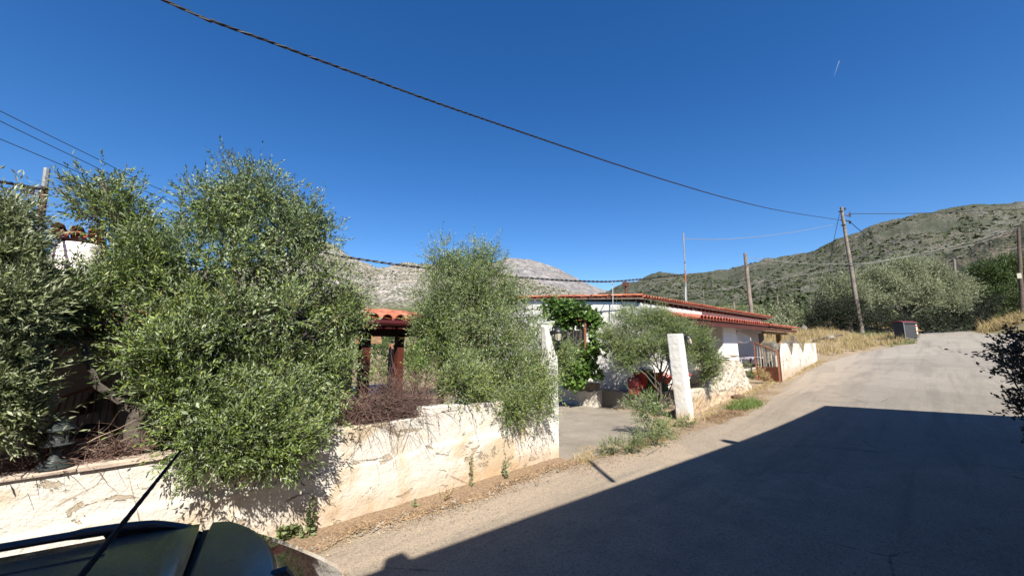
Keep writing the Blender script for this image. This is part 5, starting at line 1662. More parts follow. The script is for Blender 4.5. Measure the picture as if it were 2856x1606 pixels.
def tree(name, label, root, top, blobs, r0, per_area, L, W, mat, seed, group=None, cat='olive tree', bark='bark', **kw):
    o = T(name, label, cat, tuple(root), group)
    m = limbs(root, top, blobs, r0, seed); m.build('trunk', M[bark], o, smooth=True)
    sk = kw.pop('sub', None)
    if sk: V, F, tn = leaf_cloud(sub_clumps(blobs, sk[0], sk[1], seed), per_area, L, W, seed, coreb=blobs, **kw)
    else: V, F, tn = leaf_cloud(blobs, per_area, L, W, seed, **kw)
    c = np_mesh('crown', V, F, mat, o, tint=tn)
    print(name, 'leaf faces', len(F))
    return o

# big olive over the wall
bA = [blob(690, 560, 125, y=6.3), blob(600, 600, 95, y=6.2), blob(800, 590, 105, y=6.5), blob(860, 660, 85, y=6.6), blob(720, 720, 175, y=6.0), blob(560, 760, 150, y=5.8),
      blob(880, 800, 120, y=6.3), blob(700, 900, 200, y=5.7), blob(910, 930, 115, y=6.1), blob(540, 960, 160, y=5.5), blob(860, 1080, 135, y=5.8), blob(700, 1120, 190, y=5.25, dep=.75),
      blob(560, 1170, 120, y=5.1, dep=.8), blob(820, 1180, 110, y=5.2, dep=.7), blob(690, 1215, 105, y=4.98, dep=.6), blob(600, 1225, 75, y=4.95, dep=.6), blob(790, 1235, 62, y=4.98, dep=.5), blob(920, 1030, 70, y=5.9), blob(960, 860, 50, y=6.3)]
rootA = (R(640, 1200, y=5.65).x, 5.65, 0.0)
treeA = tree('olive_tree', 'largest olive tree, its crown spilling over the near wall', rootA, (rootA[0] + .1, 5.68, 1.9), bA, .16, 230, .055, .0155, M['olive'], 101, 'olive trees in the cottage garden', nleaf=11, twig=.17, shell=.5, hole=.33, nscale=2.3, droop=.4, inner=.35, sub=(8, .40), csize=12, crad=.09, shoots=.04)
bA2 = [blob(278, 520, 55, y=6.6), blob(240, 535, 36, y=6.5), blob(345, 605, 72, y=6.4), blob(405, 690, 72, y=6.1), blob(290, 590, 36, y=6.5), blob(430, 780, 75, y=6.0), blob(352, 775, 50, y=6.0),
       blob(245, 850, 62, y=5.8), blob(370, 890, 105, y=5.8), blob(130, 860, 52, y=5.7), blob(432, 985, 72, y=5.6), blob(485, 1080, 60, y=5.5), blob(500, 870, 110, y=5.8)]
rootA2 = (R(420, 1200, y=5.62).x, 5.62, 0.0)
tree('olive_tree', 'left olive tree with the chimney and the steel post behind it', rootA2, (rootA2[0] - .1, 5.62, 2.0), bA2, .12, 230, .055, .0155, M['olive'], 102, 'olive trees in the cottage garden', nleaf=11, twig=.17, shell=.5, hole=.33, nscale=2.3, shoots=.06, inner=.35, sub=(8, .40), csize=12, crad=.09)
bA3 = [blob(-15, 630, 40, y=5.6), blob(0, 730, 50, y=5.5), blob(-50, 680, 70, y=5.6), blob(30, 840, 60, y=5.4), blob(-40, 880, 110, y=5.3), blob(0, 970, 72, y=5.3), blob(-80, 1080, 80, y=5.3), blob(-10, 1065, 38, y=5.35), blob(-10, 1165, 32, y=5.35)]
rootA3 = (R(-260, 1200, y=5.65).x, 5.65, 0.0)
tree('olive_tree', 'silvery olive tree cut off by the left edge', rootA3, (rootA3[0] + .1, 5.65, 1.8), bA3, .12, 230, .06, .016, M['olive_silver'], 103, 'olive trees in the cottage garden', nleaf=11, twig=.17, shell=.5, hole=.33, nscale=2.3, inner=.35, sub=(8, .40), csize=12, crad=.09)
# middle olive
bB = [blob(1240, 735, 55, y=6.6, sz=1.2), blob(1340, 740, 65, y=6.6, sz=1.2), blob(1300, 800, 95, y=6.4), blob(1230, 850, 75, y=6.3), blob(1400, 840, 80, y=6.4), blob(1330, 900, 115, y=6.2), blob(1230, 960, 60, y=6.1), blob(1450, 920, 75, y=6.2),
      blob(1370, 1000, 115, y=6.0), blob(1480, 1010, 80, y=5.8), blob(1260, 1010, 60, y=6.0), blob(1420, 1080, 80, y=5.5, dep=.8), blob(1510, 1070, 55, y=5.3, dep=.8), blob(1320, 1080, 50, y=5.5), blob(1275, 1060, 40, y=5.35, dep=.7), blob(1200, 900, 50, y=6.2), blob(1430, 1130, 45, y=5.15, dep=.6), blob(1500, 1120, 38, y=5.05, dep=.6), blob(1560, 985, 35, y=5.5)]
rootB = (R(1330, 1100, y=6.2).x, 6.2, 0.0)
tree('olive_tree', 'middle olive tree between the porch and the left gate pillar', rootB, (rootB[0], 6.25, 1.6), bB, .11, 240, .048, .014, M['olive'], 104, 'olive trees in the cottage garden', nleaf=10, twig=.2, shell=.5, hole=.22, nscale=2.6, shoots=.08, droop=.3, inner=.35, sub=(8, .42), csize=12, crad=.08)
# small olive by the leaning pillar
bC = [blob(1755, 905, 56, F=12.9, sx=1.1), blob(1825, 898, 60, F=12.8), blob(1885, 925, 58, F=12.7), blob(1725, 950, 46, F=12.7), blob(1800, 962, 60, F=12.6), blob(1885, 985, 54, F=12.4), blob(1950, 960, 50, F=12.6), blob(1975, 1005, 38, F=12.7), blob(1745, 998, 38, F=12.6), blob(1982, 1040, 26, F=12.8), blob(1697, 935, 24, F=12.7)]
rc_ = RT(1800, 1190)
rc2 = R(1838, 1160, z=.02); rootC = (rc2.x, rc2.y, 0.0)
topC = cam_point(1848, 1050, fwd(Vector(rootC)))
tree('olive_tree', 'small grey green olive tree behind the leaning gate pillar', rootC, tuple(topC), bC, .05, 300, .05, .015, M['olive'], 105, nleaf=9, twig=.17, shell=.5, hole=.25, nscale=2.6, inner=.3, sub=(9, .45), crad=.08)

# big roadside olives at the bend
def fartree(label, blobs, root, mat, seed, L=.16, W=.05, per=26, cat='olive tree', name='olive_tree', group=None, r0=.25, **kw):
    kw = {**dict(nleaf=7, twig=.45, shell=.45, hole=.2, nscale=1.0, csize=8, crad=.25), **kw}
    return tree(name, label, root, (root[0], root[1], root[2] + 1.5), blobs, r0, per, L, W, mat, seed, group, cat, **kw)
M['dark_olive'] = leafmat('olive_leaf_dark', (.035, .048, .018), (.15, .18, .075), (.2, .22, .13), .06, .55)
Fo = 37
bO = [blob(2450, 790, 62, F=Fo), blob(2520, 762, 60, F=Fo), blob(2580, 765, 58, F=Fo + 1), blob(2490, 812, 58, F=Fo - 1), blob(2570, 815, 64, F=Fo - 1), blob(2640, 800, 58, F=Fo), blob(2650, 838, 46, F=Fo - 1), blob(2690, 815, 38, F=Fo + 1), blob(2445, 835, 36, F=Fo - 1)]
rO = RT(2520, 935); rO = Vector((rO.x + 1.2, rO.y + 1.0, ZT(rO.x + 1.2, rO.y + 1)))
rO = cam_point(2530, 930, Fo); rO.z = ZT(rO.x, rO.y) - .2
fartree('largest silvery olive tree at the bend, above the rubbish container', bO, tuple(rO), M['olive_far'], 201, per=70, group='roadside olive trees', twig=.22, L=.105, W=.042, nleaf=8, hole=.15, nscale=1.1, shell=.4, inner=.5, sub=(14, .36))
bO2 = [blob(2320, 805, 42, F=Fo), blob(2300, 845, 38, F=Fo), blob(2360, 800, 46, F=Fo), blob(2390, 830, 46, F=Fo - 1), blob(2345, 850, 36, F=Fo)]
r_ = cam_point(2335, 930, Fo); r_.z = ZT(r_.x, r_.y) - .2
fartree('silvery olive crown just left of the leaning utility pole', bO2, tuple(r_), M['olive_far'], 202, per=70, group='roadside olive trees', twig=.22, L=.105, W=.042, hole=.15, nscale=1.1, shell=.4, inner=.5, sub=(14, .36))
Fd = 43
bD = [blob(2760, 770, 55, F=Fd), blob(2810, 750, 50, F=Fd), blob(2850, 790, 55, F=Fd), blob(2740, 830, 50, F=Fd), blob(2800, 840, 60, F=Fd - 1), blob(2860, 850, 50, F=Fd), blob(2700, 870, 40, F=Fd), blob(2900, 760, 60, F=Fd), blob(2760, 880, 40, F=Fd - 1)]
r_ = cam_point(2790, 920, Fd); r_.z = ZT(r_.x, r_.y) - .2
fartree('dark green leafy tree behind the right pole', bD, tuple(r_), M['dark_leaf'], 203, per=40, cat='tree', name='leafy_tree', L=.2, W=.09, twig=.4, up=.3)
M['shade_thicket'] = leafmat('shade_thicket_leaf', (.008, .012, .006), (.030, .040, .016), (.03, .038, .02), .02, .7)  # near-black leaf colour stands in for shade under the olives at the bend
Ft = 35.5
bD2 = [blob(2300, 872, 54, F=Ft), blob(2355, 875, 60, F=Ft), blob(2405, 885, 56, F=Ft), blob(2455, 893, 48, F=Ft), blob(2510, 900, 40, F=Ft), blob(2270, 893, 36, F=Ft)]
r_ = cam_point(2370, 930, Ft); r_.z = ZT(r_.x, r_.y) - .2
fartree('added foliage coloured near black as the shade under the left olive crown at the bend', bD2, tuple(r_), M['shade_thicket'], 204, per=40, cat='shade_thicket', name='shade_thicket', L=.13, W=.05, twig=.3, sub=(8, .42))
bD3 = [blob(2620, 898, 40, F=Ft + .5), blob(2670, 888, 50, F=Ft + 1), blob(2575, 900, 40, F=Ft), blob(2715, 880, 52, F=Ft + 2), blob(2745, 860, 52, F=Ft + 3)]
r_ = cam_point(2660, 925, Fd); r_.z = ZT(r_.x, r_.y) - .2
fartree('added foliage coloured near black as the shade behind the rubbish container under the largest olive tree', bD3, tuple(r_), M['shade_thicket'], 205, per=34, cat='shade_thicket', name='shade_thicket', L=.15, W=.06, twig=.3, sub=(8, .42))
# mid-distance green trees between the veranda and the bend
mid = [(2105, 890, 30, 44), (2150, 885, 34, 50), (2200, 880, 36, 46), (2240, 890, 32, 48), (2020, 882, 24, 60), (2060, 880, 26, 55), (2180, 905, 26, 40), (2250, 912, 24, 42), (2130, 915, 22, 38)]
labs = ['rounded green bush above the veranda tiles, leftmost near the grey pole', 'green tree behind the veranda right of the grey pole', 'broad green tree behind the end of the veranda', 'green tree beside the dark olive at the bend', 'small green tree left of the mast cable over the roof', 'small green tree just left of the grey pole', 'low bush behind the last veranda post', 'low bush at the foot of the thin far pole', 'low green bush seen through the veranda posts']
for i, (u, v, r, F_) in enumerate(mid):
    b = [blob(u - r * .45, v + 4, r * .7, F=F_), blob(u + r * .45, v + 5, r * .7, F=F_), blob(u, v - r * .25, r * .75, F=F_)]
    rt = cam_point(u, v + r, F_)
    fartree(labs[i], b, (rt.x, rt.y, min(rt.z, ZT(rt.x, rt.y)) - .3), M['olive_far'] if i % 2 == 0 else M['dark_leaf' if i == 3 else 'grove'], 210 + i, L=.26, W=.1, per=14, cat='tree' if i < 6 else 'bush', name='valley_tree' if i < 6 else 'bush', group='green trees in the middle distance', r0=.14, twig=.4, nleaf=6)

# garden shrubs behind the porch, bright in the sun
bG = [blob(1060, 1040, 40, y=12.5), blob(1110, 1035, 36, y=12.2), blob(1150, 1000, 45, y=12.8), blob(1040, 990, 40, y=13), blob(1170, 1050, 30, y=12.0), blob(1200, 1010, 40, y=12.8)]
r_ = R(1100, 1080, y=12.4)
tree('garden_shrub', 'bright green leafy shrub seen through the porch posts', (r_.x, r_.y, 0), (r_.x, r_.y, .6), bG, .05, 42, .10, .045, M['bush_leaf'], 301, cat='shrub', nleaf=7, twig=.22, shell=.5, hole=.2, broad=False)
bG = [blob(1100, 960, 60, y=15.5), blob(1200, 950, 60, y=15), blob(1030, 960, 50, y=15.5), blob(1280, 980, 60, y=14.5), blob(1170, 1000, 60, y=14.8)]
r_ = R(1160, 1060, y=15.2)
tree('garden_tree', 'dark leafy tree standing behind the porch garden', (r_.x, r_.y, 0), (r_.x, r_.y, .9), bG, .09, 30, .13, .06, M['dark_leaf'], 302, cat='tree', nleaf=7, twig=.25, shell=.5, hole=.15)

# ------------------------------------------------------------ grape vine on its frame
vine = T('grape_vine', 'leafy grape vine climbing over a rusty frame against the gable', 'grape vine', (11.8, 9.6, .5))
vb = [blob(1560, 860, 24, F=14.2), blob(1590, 878, 26, F=14.2), blob(1620, 880, 26, F=14.0), blob(1575, 895, 22, F=14.1), blob(1650, 895, 22, F=14.0), blob(1608, 868, 14, F=14.0, sz=1.5),
      blob(1590, 1000, 34, F=14.0), blob(1620, 1020, 34, F=13.9), blob(1600, 1050, 32, F=13.8), blob(1575, 1050, 26, F=13.9), blob(1572, 1010, 24, F=14.1), blob(1640, 990, 16, F=13.7), blob(1655, 970, 14, F=13.8), blob(1668, 975, 12, F=13.8), blob(1660, 935, 10, F=13.8), blob(1655, 1048, 13, F=13.7), blob(1530, 860, 18, F=14.2), blob(1670, 895, 12, F=14.0)]
V, F, tn = leaf_cloud(vb, 190, .115, .105, 401, 5, .09, nleaf=4, twig=.13, broad=True, shell=.6, hole=.1, nscale=3, up=.1)
np_mesh('foliage', V, F, M['vine_leaf'], vine, tint=tn)
vm = MB()
pa = cam_point(1634, 1068, 13.75); pb2 = cam_point(1632, 890, 13.75)
vm.bar(pa, pb2, .05); vm.build('post', M['rust'], vine)
vm = MB(); pc = cam_point(1560, 900, 14.3); vm.bar(pb2, pc, .04); vm.build('crossbar', M['rust'], vine)
rr = random.Random(5); vm = MB()
for k in range(7):
    a = cam_point(1585 + rr.uniform(-12, 25), 1085, 13.9); b = cam_point(1580 + rr.uniform(-10, 50), 885, 14.0)
    vm.tube([a, a.lerp(b, .3) + Vector((rr.uniform(-.1, .1), rr.uniform(-.1, .1), 0)), a.lerp(b, .7) + Vector((rr.uniform(-.1, .1), rr.uniform(-.1, .1), 0)), b], [.03, .022, .015, .008], 6)
vm.build('stem', M['bark'], vine)
# black panel painted as the shaded hollow of the arbour behind the vine
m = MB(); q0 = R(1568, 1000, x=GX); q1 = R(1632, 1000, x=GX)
m.box((GX - .02, q1.y, tz), (GX - .004, q0.y, 2.75)); m.build('arbour_shade_panel', M['cushion'], house)

# ------------------------------------------------------------ shrubs, weeds and grass
def weed(label, u, v, h, n, seed, spread=.12, L=.05, W=.016, mat='weed_leaf', name='weed', cat='weed', stems=5, per=1.0, y=None, group='weeds along the foot of the near wall'):
    p = RT(u, v) if y is None else R(u, v, y=y)
    p.z = ZT(p.x, p.y)
    o = T(name, label, cat, tuple(p), group)
    rng = random.Random(seed); st = MB(); Vs = []; Fs = []; Tn = []
    for s in range(stems):
        a = rng.uniform(0, 2 * pi); lean = rng.uniform(.1, 1) * spread; hh = h * rng.uniform(.5, 1)
        q = [p + Vector((cos(a) * lean * t, sin(a) * lean * t, hh * t)) + Vector((rng.uniform(-1, 1), rng.uniform(-1, 1), 0)) * .012 for t in (0, .35, .7, 1)]
        st.tube(q, [.005, .004, .003, .0015], 4)
        for k in range(n):
            t = rng.uniform(.05, 1) ** (1.3); i = min(2, int(t * 3)); b = q[i].lerp(q[i + 1], t * 3 - i)
            d = Vector((rng.uniform(-1, 1), rng.uniform(-1, 1), rng.uniform(-.2, .9))).normalized()
            sd_ = d.cross(Vector((rng.uniform(-1, 1), rng.uniform(-1, 1), rng.uniform(-1, 1)))).normalized()
            l = L * rng.uniform(.5, 1.2) * (1.3 - .8 * t); w_ = W * rng.uniform(.7, 1.2)
            n0 = len(Vs); Vs += [b, b + d * l * .5 + sd_ * w_, b + d * l, b + d * l * .5 - sd_ * w_]; Fs += [(n0, n0 + 1, n0 + 2), (n0, n0 + 2, n0 + 3)]; Tn += [rng.random()] * 4
    st.build('stem', M['twigpale'], o)
    np_mesh('foliage', [tuple(k_) for k_ in Vs], Fs, M[mat], o, tint=Tn)
    return o
weed('tall spindly weed against the near wall just right of the car', 862, 1500, .52, 26, 1, .08, .07, .02)
weed('broad leaved grey weed at the wall foot beside the car', 790, 1512, .24, 40, 2, .16, .09, .025, stems=8)
weed('thin seeding weed rising behind the car rear', 706, 1500, .45, 14, 3, .10, .05, .014, stems=4)
weed('small tuft of weed left of the tall spindly one', 842, 1508, .12, 20, 4, .05, .05, .016, stems=3)
weed('slender weed under the middle of the high wall section', 1314, 1362, .62, 16, 5, .06, .05, .016, stems=4)
weed('leafy weed near the foot of the left gate pillar', 1410, 1338, .42, 24, 6, .06, .05, .018, stems=4)
weed('dark little weed sprouting at the wall foot', 1156, 1418, .16, 18, 7, .04, .04, .015, stems=3)
weed('dry grassy weed leaning on the wall foot', 1240, 1396, .2, 10, 8, .2, .05, .008, stems=6, mat='straw')

def shrub(label, blobs, root, per, L, W, mat, seed, name='shrub', cat='shrub', group=None, **kw):
    kw = {**dict(nleaf=8, twig=.13, shell=.7, hole=.3, nscale=4, csize=6, crad=.05), **kw}
    return tree(name, label, root, (root[0], root[1], root[2] + .15), blobs, .02, per, L, W, mat, seed, group, cat, **kw)
p = RT(1810, 1225); Fs_ = fwd(p)
shrub('bushy wild shrub growing at the driveway edge left of the leaning pillar', [blob(1790, 1115, 42, F=Fs_ + .3), blob(1830, 1135, 42, F=Fs_ + .2), blob(1800, 1165, 38, F=Fs_), blob(1840, 1190, 35, F=Fs_), blob(1760, 1125, 28, F=Fs_ + .3), blob(1850, 1150, 25, F=Fs_), blob(1870, 1205, 20, F=Fs_)], tuple(p), 180, .055, .014, M['bush_leaf'] if False else M['olive'], 501, zmin=.03)
p = RT(1830, 1245); Fs_ = fwd(p)
shrub('grey green low weeds in front of the wild shrub', [blob(1800, 1215, 24, F=Fs_, sz=.8), blob(1830, 1222, 22, F=Fs_, sz=.8), blob(1780, 1230, 18, F=Fs_, sz=.7), blob(1850, 1205, 20, F=Fs_)], tuple(p), 220, .05, .014, M['weed_leaf'], 502, zmin=.01)
p = RT(1765, 1265); Fs_ = fwd(p)
shrub('upright grey weed at the edge of the driveway concrete', [blob(1770, 1205, 13, F=Fs_, sz=1.6), blob(1760, 1240, 20, F=Fs_, sz=.8), blob(1745, 1255, 15, F=Fs_, sz=.6), blob(1785, 1245, 15, F=Fs_, sz=.6)], tuple(p), 260, .045, .013, M['weed_leaf'], 503, zmin=.01)
p = RT(1710, 1318 - 50); Fs_ = fwd(p)
shrub('flat pale weed spreading onto the driveway mouth', [blob(1700, 1250, 18, F=Fs_, sz=.6), blob(1720, 1240, 15, F=Fs_, sz=.9), blob(1690, 1262, 12, F=Fs_, sz=.5)], tuple(p), 200, .05, .014, M['weed_leaf'], 504, zmin=.01)
p = RT(1915, 1190); Fs_ = fwd(p)
shrub('low green weed at the foot of the leaning pillar', [blob(1900, 1178, 20, F=Fs_, sz=.7), blob(1925, 1180, 18, F=Fs_, sz=.6), blob(1880, 1185, 14, F=Fs_, sz=.6)], tuple(p), 220, .05, .012, M['green_grass'], 505, zmin=.01)
p = RT(2130, 1065); Fs_ = fwd(p)
shrub('dry spiky weed growing at the foot of the metal gate', [blob(2125, 1048, 14, F=Fs_ - .5), blob(2138, 1058, 10, F=Fs_ - .6), blob(2116, 1040, 10, F=Fs_ - .5, sz=1.3)], tuple(p), 60, .10, .014, M['straw'], 506)
p = RT(2084, 1042)
shrub('dry weed at the end of the rubble wall', [blob(2090, 1030, 10, F=16.2, sz=1.6), blob(2084, 1048, 10, F=16)], (p.x, p.y, p.z), 80, .1, .014, M['weed_leaf'], 507)

# dark shrub at the right edge
hb = [blob(2850, 1000, 40, F=4.6), blob(2830, 1040, 30, F=4.5), blob(2880, 1060, 60, F=4.6), blob(2900, 980, 60, F=4.7), blob(2860, 1110, 35, F=4.4), blob(2930, 1120, 80, F=4.5), blob(2920, 1040, 70, F=4.8), blob(2790, 1000, 12, F=4.4), blob(2810, 965, 14, F=4.6), blob(2860, 940, 14, F=4.6), blob(2846, 1140, 18, F=4.4), blob(2960, 900, 60, F=4.9)]
hp_ = cam_point(2980, 1300, 4.6)
hr = (hp_.x, hp_.y, ZX(hp_.x))
tree('dark_shrub', 'dark purplish shrub in the building shade at the right edge', hr, (hr[0], hr[1], .8), hb, .04, 420, .045, .026, M['hedge_leaf'], 601, csize=5, crad=.05, cat='shrub', nleaf=6, twig=.12, shell=.8, hole=.3, nscale=5)

# grass and straw
def blades(name, label, pts_fn, n, h, w, mat, seed, cat='grass', lean=.55, tuft=9, heads=False):
    rng = np.random.default_rng(seed)
    P = pts_fn(rng, n // tuft)
    k = len(P); P = np.repeat(P, tuft, 0) + np.c_[rng.normal(0, .07, (k * tuft, 2)), np.zeros(k * tuft)]
    n = len(P); hh = h * (.35 + .6 * rng.random(n)) * (1 + .6 * fbm(P * .9, 3, seed)) * (1 + .35 * np.repeat(rng.normal(0, 1, k), tuft)).clip(.3, 1.7); a = rng.random(n) * 2 * pi
    L = lean * (.2 + rng.random(n)); D = np.c_[np.cos(a), np.sin(a), a * 0]
    b = rng.random(n) * 2 * pi; Wd = np.c_[np.cos(b), np.sin(b), b * 0] * w
    mid_ = P + D * (hh * L * .35)[:, None] + np.c_[a * 0, a * 0, hh * .6]
    tip = P + D * (hh * L)[:, None] + np.c_[a * 0, a * 0, hh]
    V = np.stack([P - Wd, P + Wd, mid_ + Wd * .8, mid_ - Wd * .8, tip], 1)
    q = np.arange(n)[:, None] * 5
    F = np.concatenate([q + np.array([0, 1, 2]), q + np.array([0, 2, 3]), q + np.array([3, 2, 4])])
    tn = np.repeat(np.clip(.45 * rng.random(n) + .5 * (fbm(P * .6 + 9, 3, seed) + .5), 0, 1), 5)
    if heads:
        m_ = rng.random(n) < .6; t2 = tip[m_]; s = w * 3.0; up_ = np.array([0, 0, w * 14])
        V2 = np.stack([t2, t2 + Wd[m_] / w * s + up_ * .5, t2 + up_, t2 - Wd[m_] / w * s + up_ * .5, t2 + up_ * .5], 1)
        q2 = np.arange(len(t2))[:, None] * 5 + n * 5
        V = np.concatenate([V, V2]); F = np.concatenate([F, q2 + np.array([0, 1, 2]), q2 + np.array([0, 2, 3])]); tn = np.concatenate([tn, np.repeat(rng.random(len(t2)) * .4 + .5, 5)])
    o = np_mesh(name, V.reshape(-1, 3), F, mat, tint=tn)
    tag(o, label, cat, kind='stuff'); return o
def on_terrain(x, y):
    return np.array([ZT(a, b) for a, b in zip(x, y)])
def region(x0, x1, y0, y1, thr=-.2, sc=.5, edge=None):
    def f(rng, n):
        x = x0 + (x1 - x0) * rng.random(n * 2); y = y0 + (y1 - y0) * rng.random(n * 2)
        k = fbm(np.c_[x, y, x * 0] * sc, 3, int(abs(x0) * 7) % 97) > thr
        if edge is not None: k &= np.array([edge(a, b) for a, b in zip(x, y)])
        x = x[k][:n]; y = y[k][:n]
        return np.c_[x, y, on_terrain(x, y)]
    return f
blades('dry_grass', 'tall straw coloured grass on the verge between the toothed wall and the leaning pole', region(32, 46, 1.0, 12, -.25, .4, lambda x, y: y > left_edge(x) + .5 + .25 * sin(x * 1.7)), 17000, .46, .008, M['straw'], 1)
blades('dry_grass', 'straw coloured grass on the bank below the right pole', region(48.5, 60, -16, -2.7, -.15, .5), 24000, .8, .012, M['straw'], 2)
blades('verge_grass', 'low greenish grass under the olive trees by the container', region(38, 48, .9, 5, .05, .7, lambda x, y: y > left_edge(x) + .1), 4000, .24, .010, M['weed_leaf'], 3)
blades('dry_grass', 'pale dry grass beyond the crest of the road', region(60, 80, 1, 25, -.1, .3), 9000, .7, .02, M['straw'], 4)
blades('dry_grass', 'dry grass behind the yard walls seen through the veranda posts', region(28, 40, 6, 18, -.3, .3), 14000, .5, .012, M['straw'], 41)
def disc(u, v, rx, ry):
    def f(rng, n):
        c = RT(u, v); r = np.sqrt(rng.random(n)); a = rng.random(n) * 2 * pi
        x = c.x + rx * r * np.cos(a); y = c.y + ry * r * np.sin(a)
        return np.c_[x, y, on_terrain(x, y)]
    return f
def blotch(u, v, rx, ry):
    f0 = disc(u, v, rx * 1.3, ry * 1.4)
    def f(rng, n):
        P = f0(rng, n * 2); c = RT(u, v)
        k = np.hypot((P[:, 0] - c.x) / rx, (P[:, 1] - c.y) / ry) + .7 * fbm(P * 2.3, 3, int(u)) < .95
        return P[k]
    return f
blades('green_grass', 'fresh green grass tuft at the roadside below the rubble wall', blotch(2078, 1132, .95, .38), 2600, .17, .005, M['green_grass'], 5, lean=.9)
blades('dead_grass', 'flattened brown grass mat in front of the green tuft', blotch(2030, 1158, 1.1, .30), 2600, .07, .004, M['litter'], 6, lean=2.2)
blades('dead_grass', 'short dry grass fringe along the driveway mouth', lambda rng, n: (lambda t: np.c_[6.1 + 4.8 * t, 4.75 + .25 * np.sin(t * 9) + rng.normal(0, .12, n) + .25 * t, np.full(n, 0.0)])(rng.random(n)), 2600, .09, .004, M['straw'], 7, lean=1.2)
blades('dead_grass', 'sparse dry grass along the foot of the rubble wall and the gate', lambda rng, n: (lambda x: np.c_[x, np.interp(x, [11.5, 18, 22, 32], [4.9, 4.95, 5.0, 4.9]) + rng.normal(0, .14, n), on_terrain(x, x * 0)])(11.6 + 20 * rng.random(n)), 3800, .10, .006, M['straw'], 8, lean=1.1)

# leaf litter at the wall foot
def flakes(name, label, P, size, mat, seed, cat='litter', long=2.6):
    rng = np.random.default_rng(seed); n = len(P)
    a = rng.random(n) * 2 * pi; tl = rng.normal(0, .35, n)
    d = np.c_[np.cos(a), np.sin(a), tl]; w = np.c_[-np.sin(a), np.cos(a), rng.normal(0, .35, n)]
    s = size * (.4 + rng.random(n)); l = d * (s * long / 2)[:, None]; w = w * (s * .3)[:, None]
    c = P + np.c_[a * 0, a * 0, .004 + s * .35]
    V = np.stack([c - l, c + w, c + l, c - w], 1)
    F = np.arange(n * 4).reshape(n, 4); F = np.concatenate([F[:, :3], F[:, [0, 2, 3]]])
    o = np_mesh(name, V.reshape(-1, 3), F, mat, tint=np.repeat(rng.random(n), 4)); tag(o, label, cat, kind='stuff')
def wallfoot(n, seed, spread, x0=-1.5, x1=6.2):
    rng = np.random.default_rng(seed); x = x0 + (x1 - x0) * rng.random(n)
    wdt = spread * (1 + .6 * fbm(np.c_[x * 1.1, x * 0, x * 0], 3, seed))
    y = WY - .02 - np.abs(rng.normal(0, 1, n)) * wdt
    return np.c_[x, y, ZX(0) + x * 0 + .008]
flakes('leaf_litter', 'orange brown fallen leaves heaped along the foot of the near wall', wallfoot(20000, 11, .20), .018, M['litter'], 12)
flakes('straw_litter', 'pale straw bits scattered along the foot of the near wall', wallfoot(7000, 13, .24), .014, M['litterpale'], 14)
rng = np.random.default_rng(15); n = 5000
x = 5.5 + 12 * rng.random(n); y = np.interp(x, [5, 8, 12, 18], [4.8, 4.75, 4.9, 4.8]) - np.abs(rng.normal(0, .3, n))
flakes('roadside_debris', 'dry leaves and grit scattered along the roadside past the driveway', np.c_[x, y, on_terrain(x, y) + .01], .018, M['litter'], 16)
# loose stones of every size along the verge
rng = np.random.default_rng(77); n = 900
x = np.concatenate([rng.uniform(-1, 6, 250), rng.uniform(6, 33, 650)])
y = np.interp(x, [-1, 6, 8, 12, 18, 22, 32], [5.0, 4.9, 4.8, 4.9, 4.9, 4.95, 4.9]) - np.abs(rng.normal(0, .22, n))
zc_ = on_terrain(x, y); r = .008 + .03 * rng.random(n) ** 3
oc = np.array([(1, 0, 0), (0, 1, 0), (-1, 0, 0), (0, -1, 0), (0, 0, .7), (0, 0, -.4)])
V = (oc[None] * (1 + rng.uniform(-.35, .35, (n, 6, 3))) * r[:, None, None]) + np.stack([x, y, zc_ + r * .3 + .01], -1)[:, None]
F = np.concatenate([np.arange(n)[:, None] * 6 + np.array(f) for f in [(0, 1, 4), (1, 2, 4), (2, 3, 4), (3, 0, 4), (1, 0, 5), (2, 1, 5), (3, 2, 5), (0, 3, 5)]])
tag(np_mesh('verge_stones', V.reshape(-1, 3), F, M['stone']), 'small loose stones scattered along the foot of the roadside walls', 'stones', kind='stuff')
# low mound under the litter
mv = []; xs2 = np.arange(-2, 6.1, .06)
for x in xs2:
    wdt = .36 + .1 * sin(x * 2.1) + .06 * sin(x * 5.3)
    for j in range(9):
        t = j / 8; y = WY + .02 - (wdt + .1) * t
        mv.append((x, y, .03 * (1 - t) ** 1.2 + .01 * (sin(x * 9 + j) * .5 + .5) * (1 - t) + .009 - .012 * (j == 8)))
F = [(i * 9 + j, (i + 1) * 9 + j, (i + 1) * 9 + j + 1, i * 9 + j + 1) for i in range(len(xs2) - 1) for j in range(8)]
M['litterbed'] = simple('litter_bed', (.28, .19, .115), .95, .45, 30, bump=.01, bscale=60)
np_mesh('dirt_mound', mv, F, M['litterbed'], smooth=True)['kind'] = 'structure'
# grit on the road
def grit(n, seed):
    rng = np.random.default_rng(seed); x = 1 + 14 * rng.random(n); y = 4.7 - np.abs(rng.normal(0, 1.3, n))
    return np.c_[x, y, on_terrain(x, y) + .008]
flakes('road_grit', 'tiny dark and pale stones strewn over the road surface', grit(5000, 21), .010, M['stone'], 22, cat='grit', long=1.3)

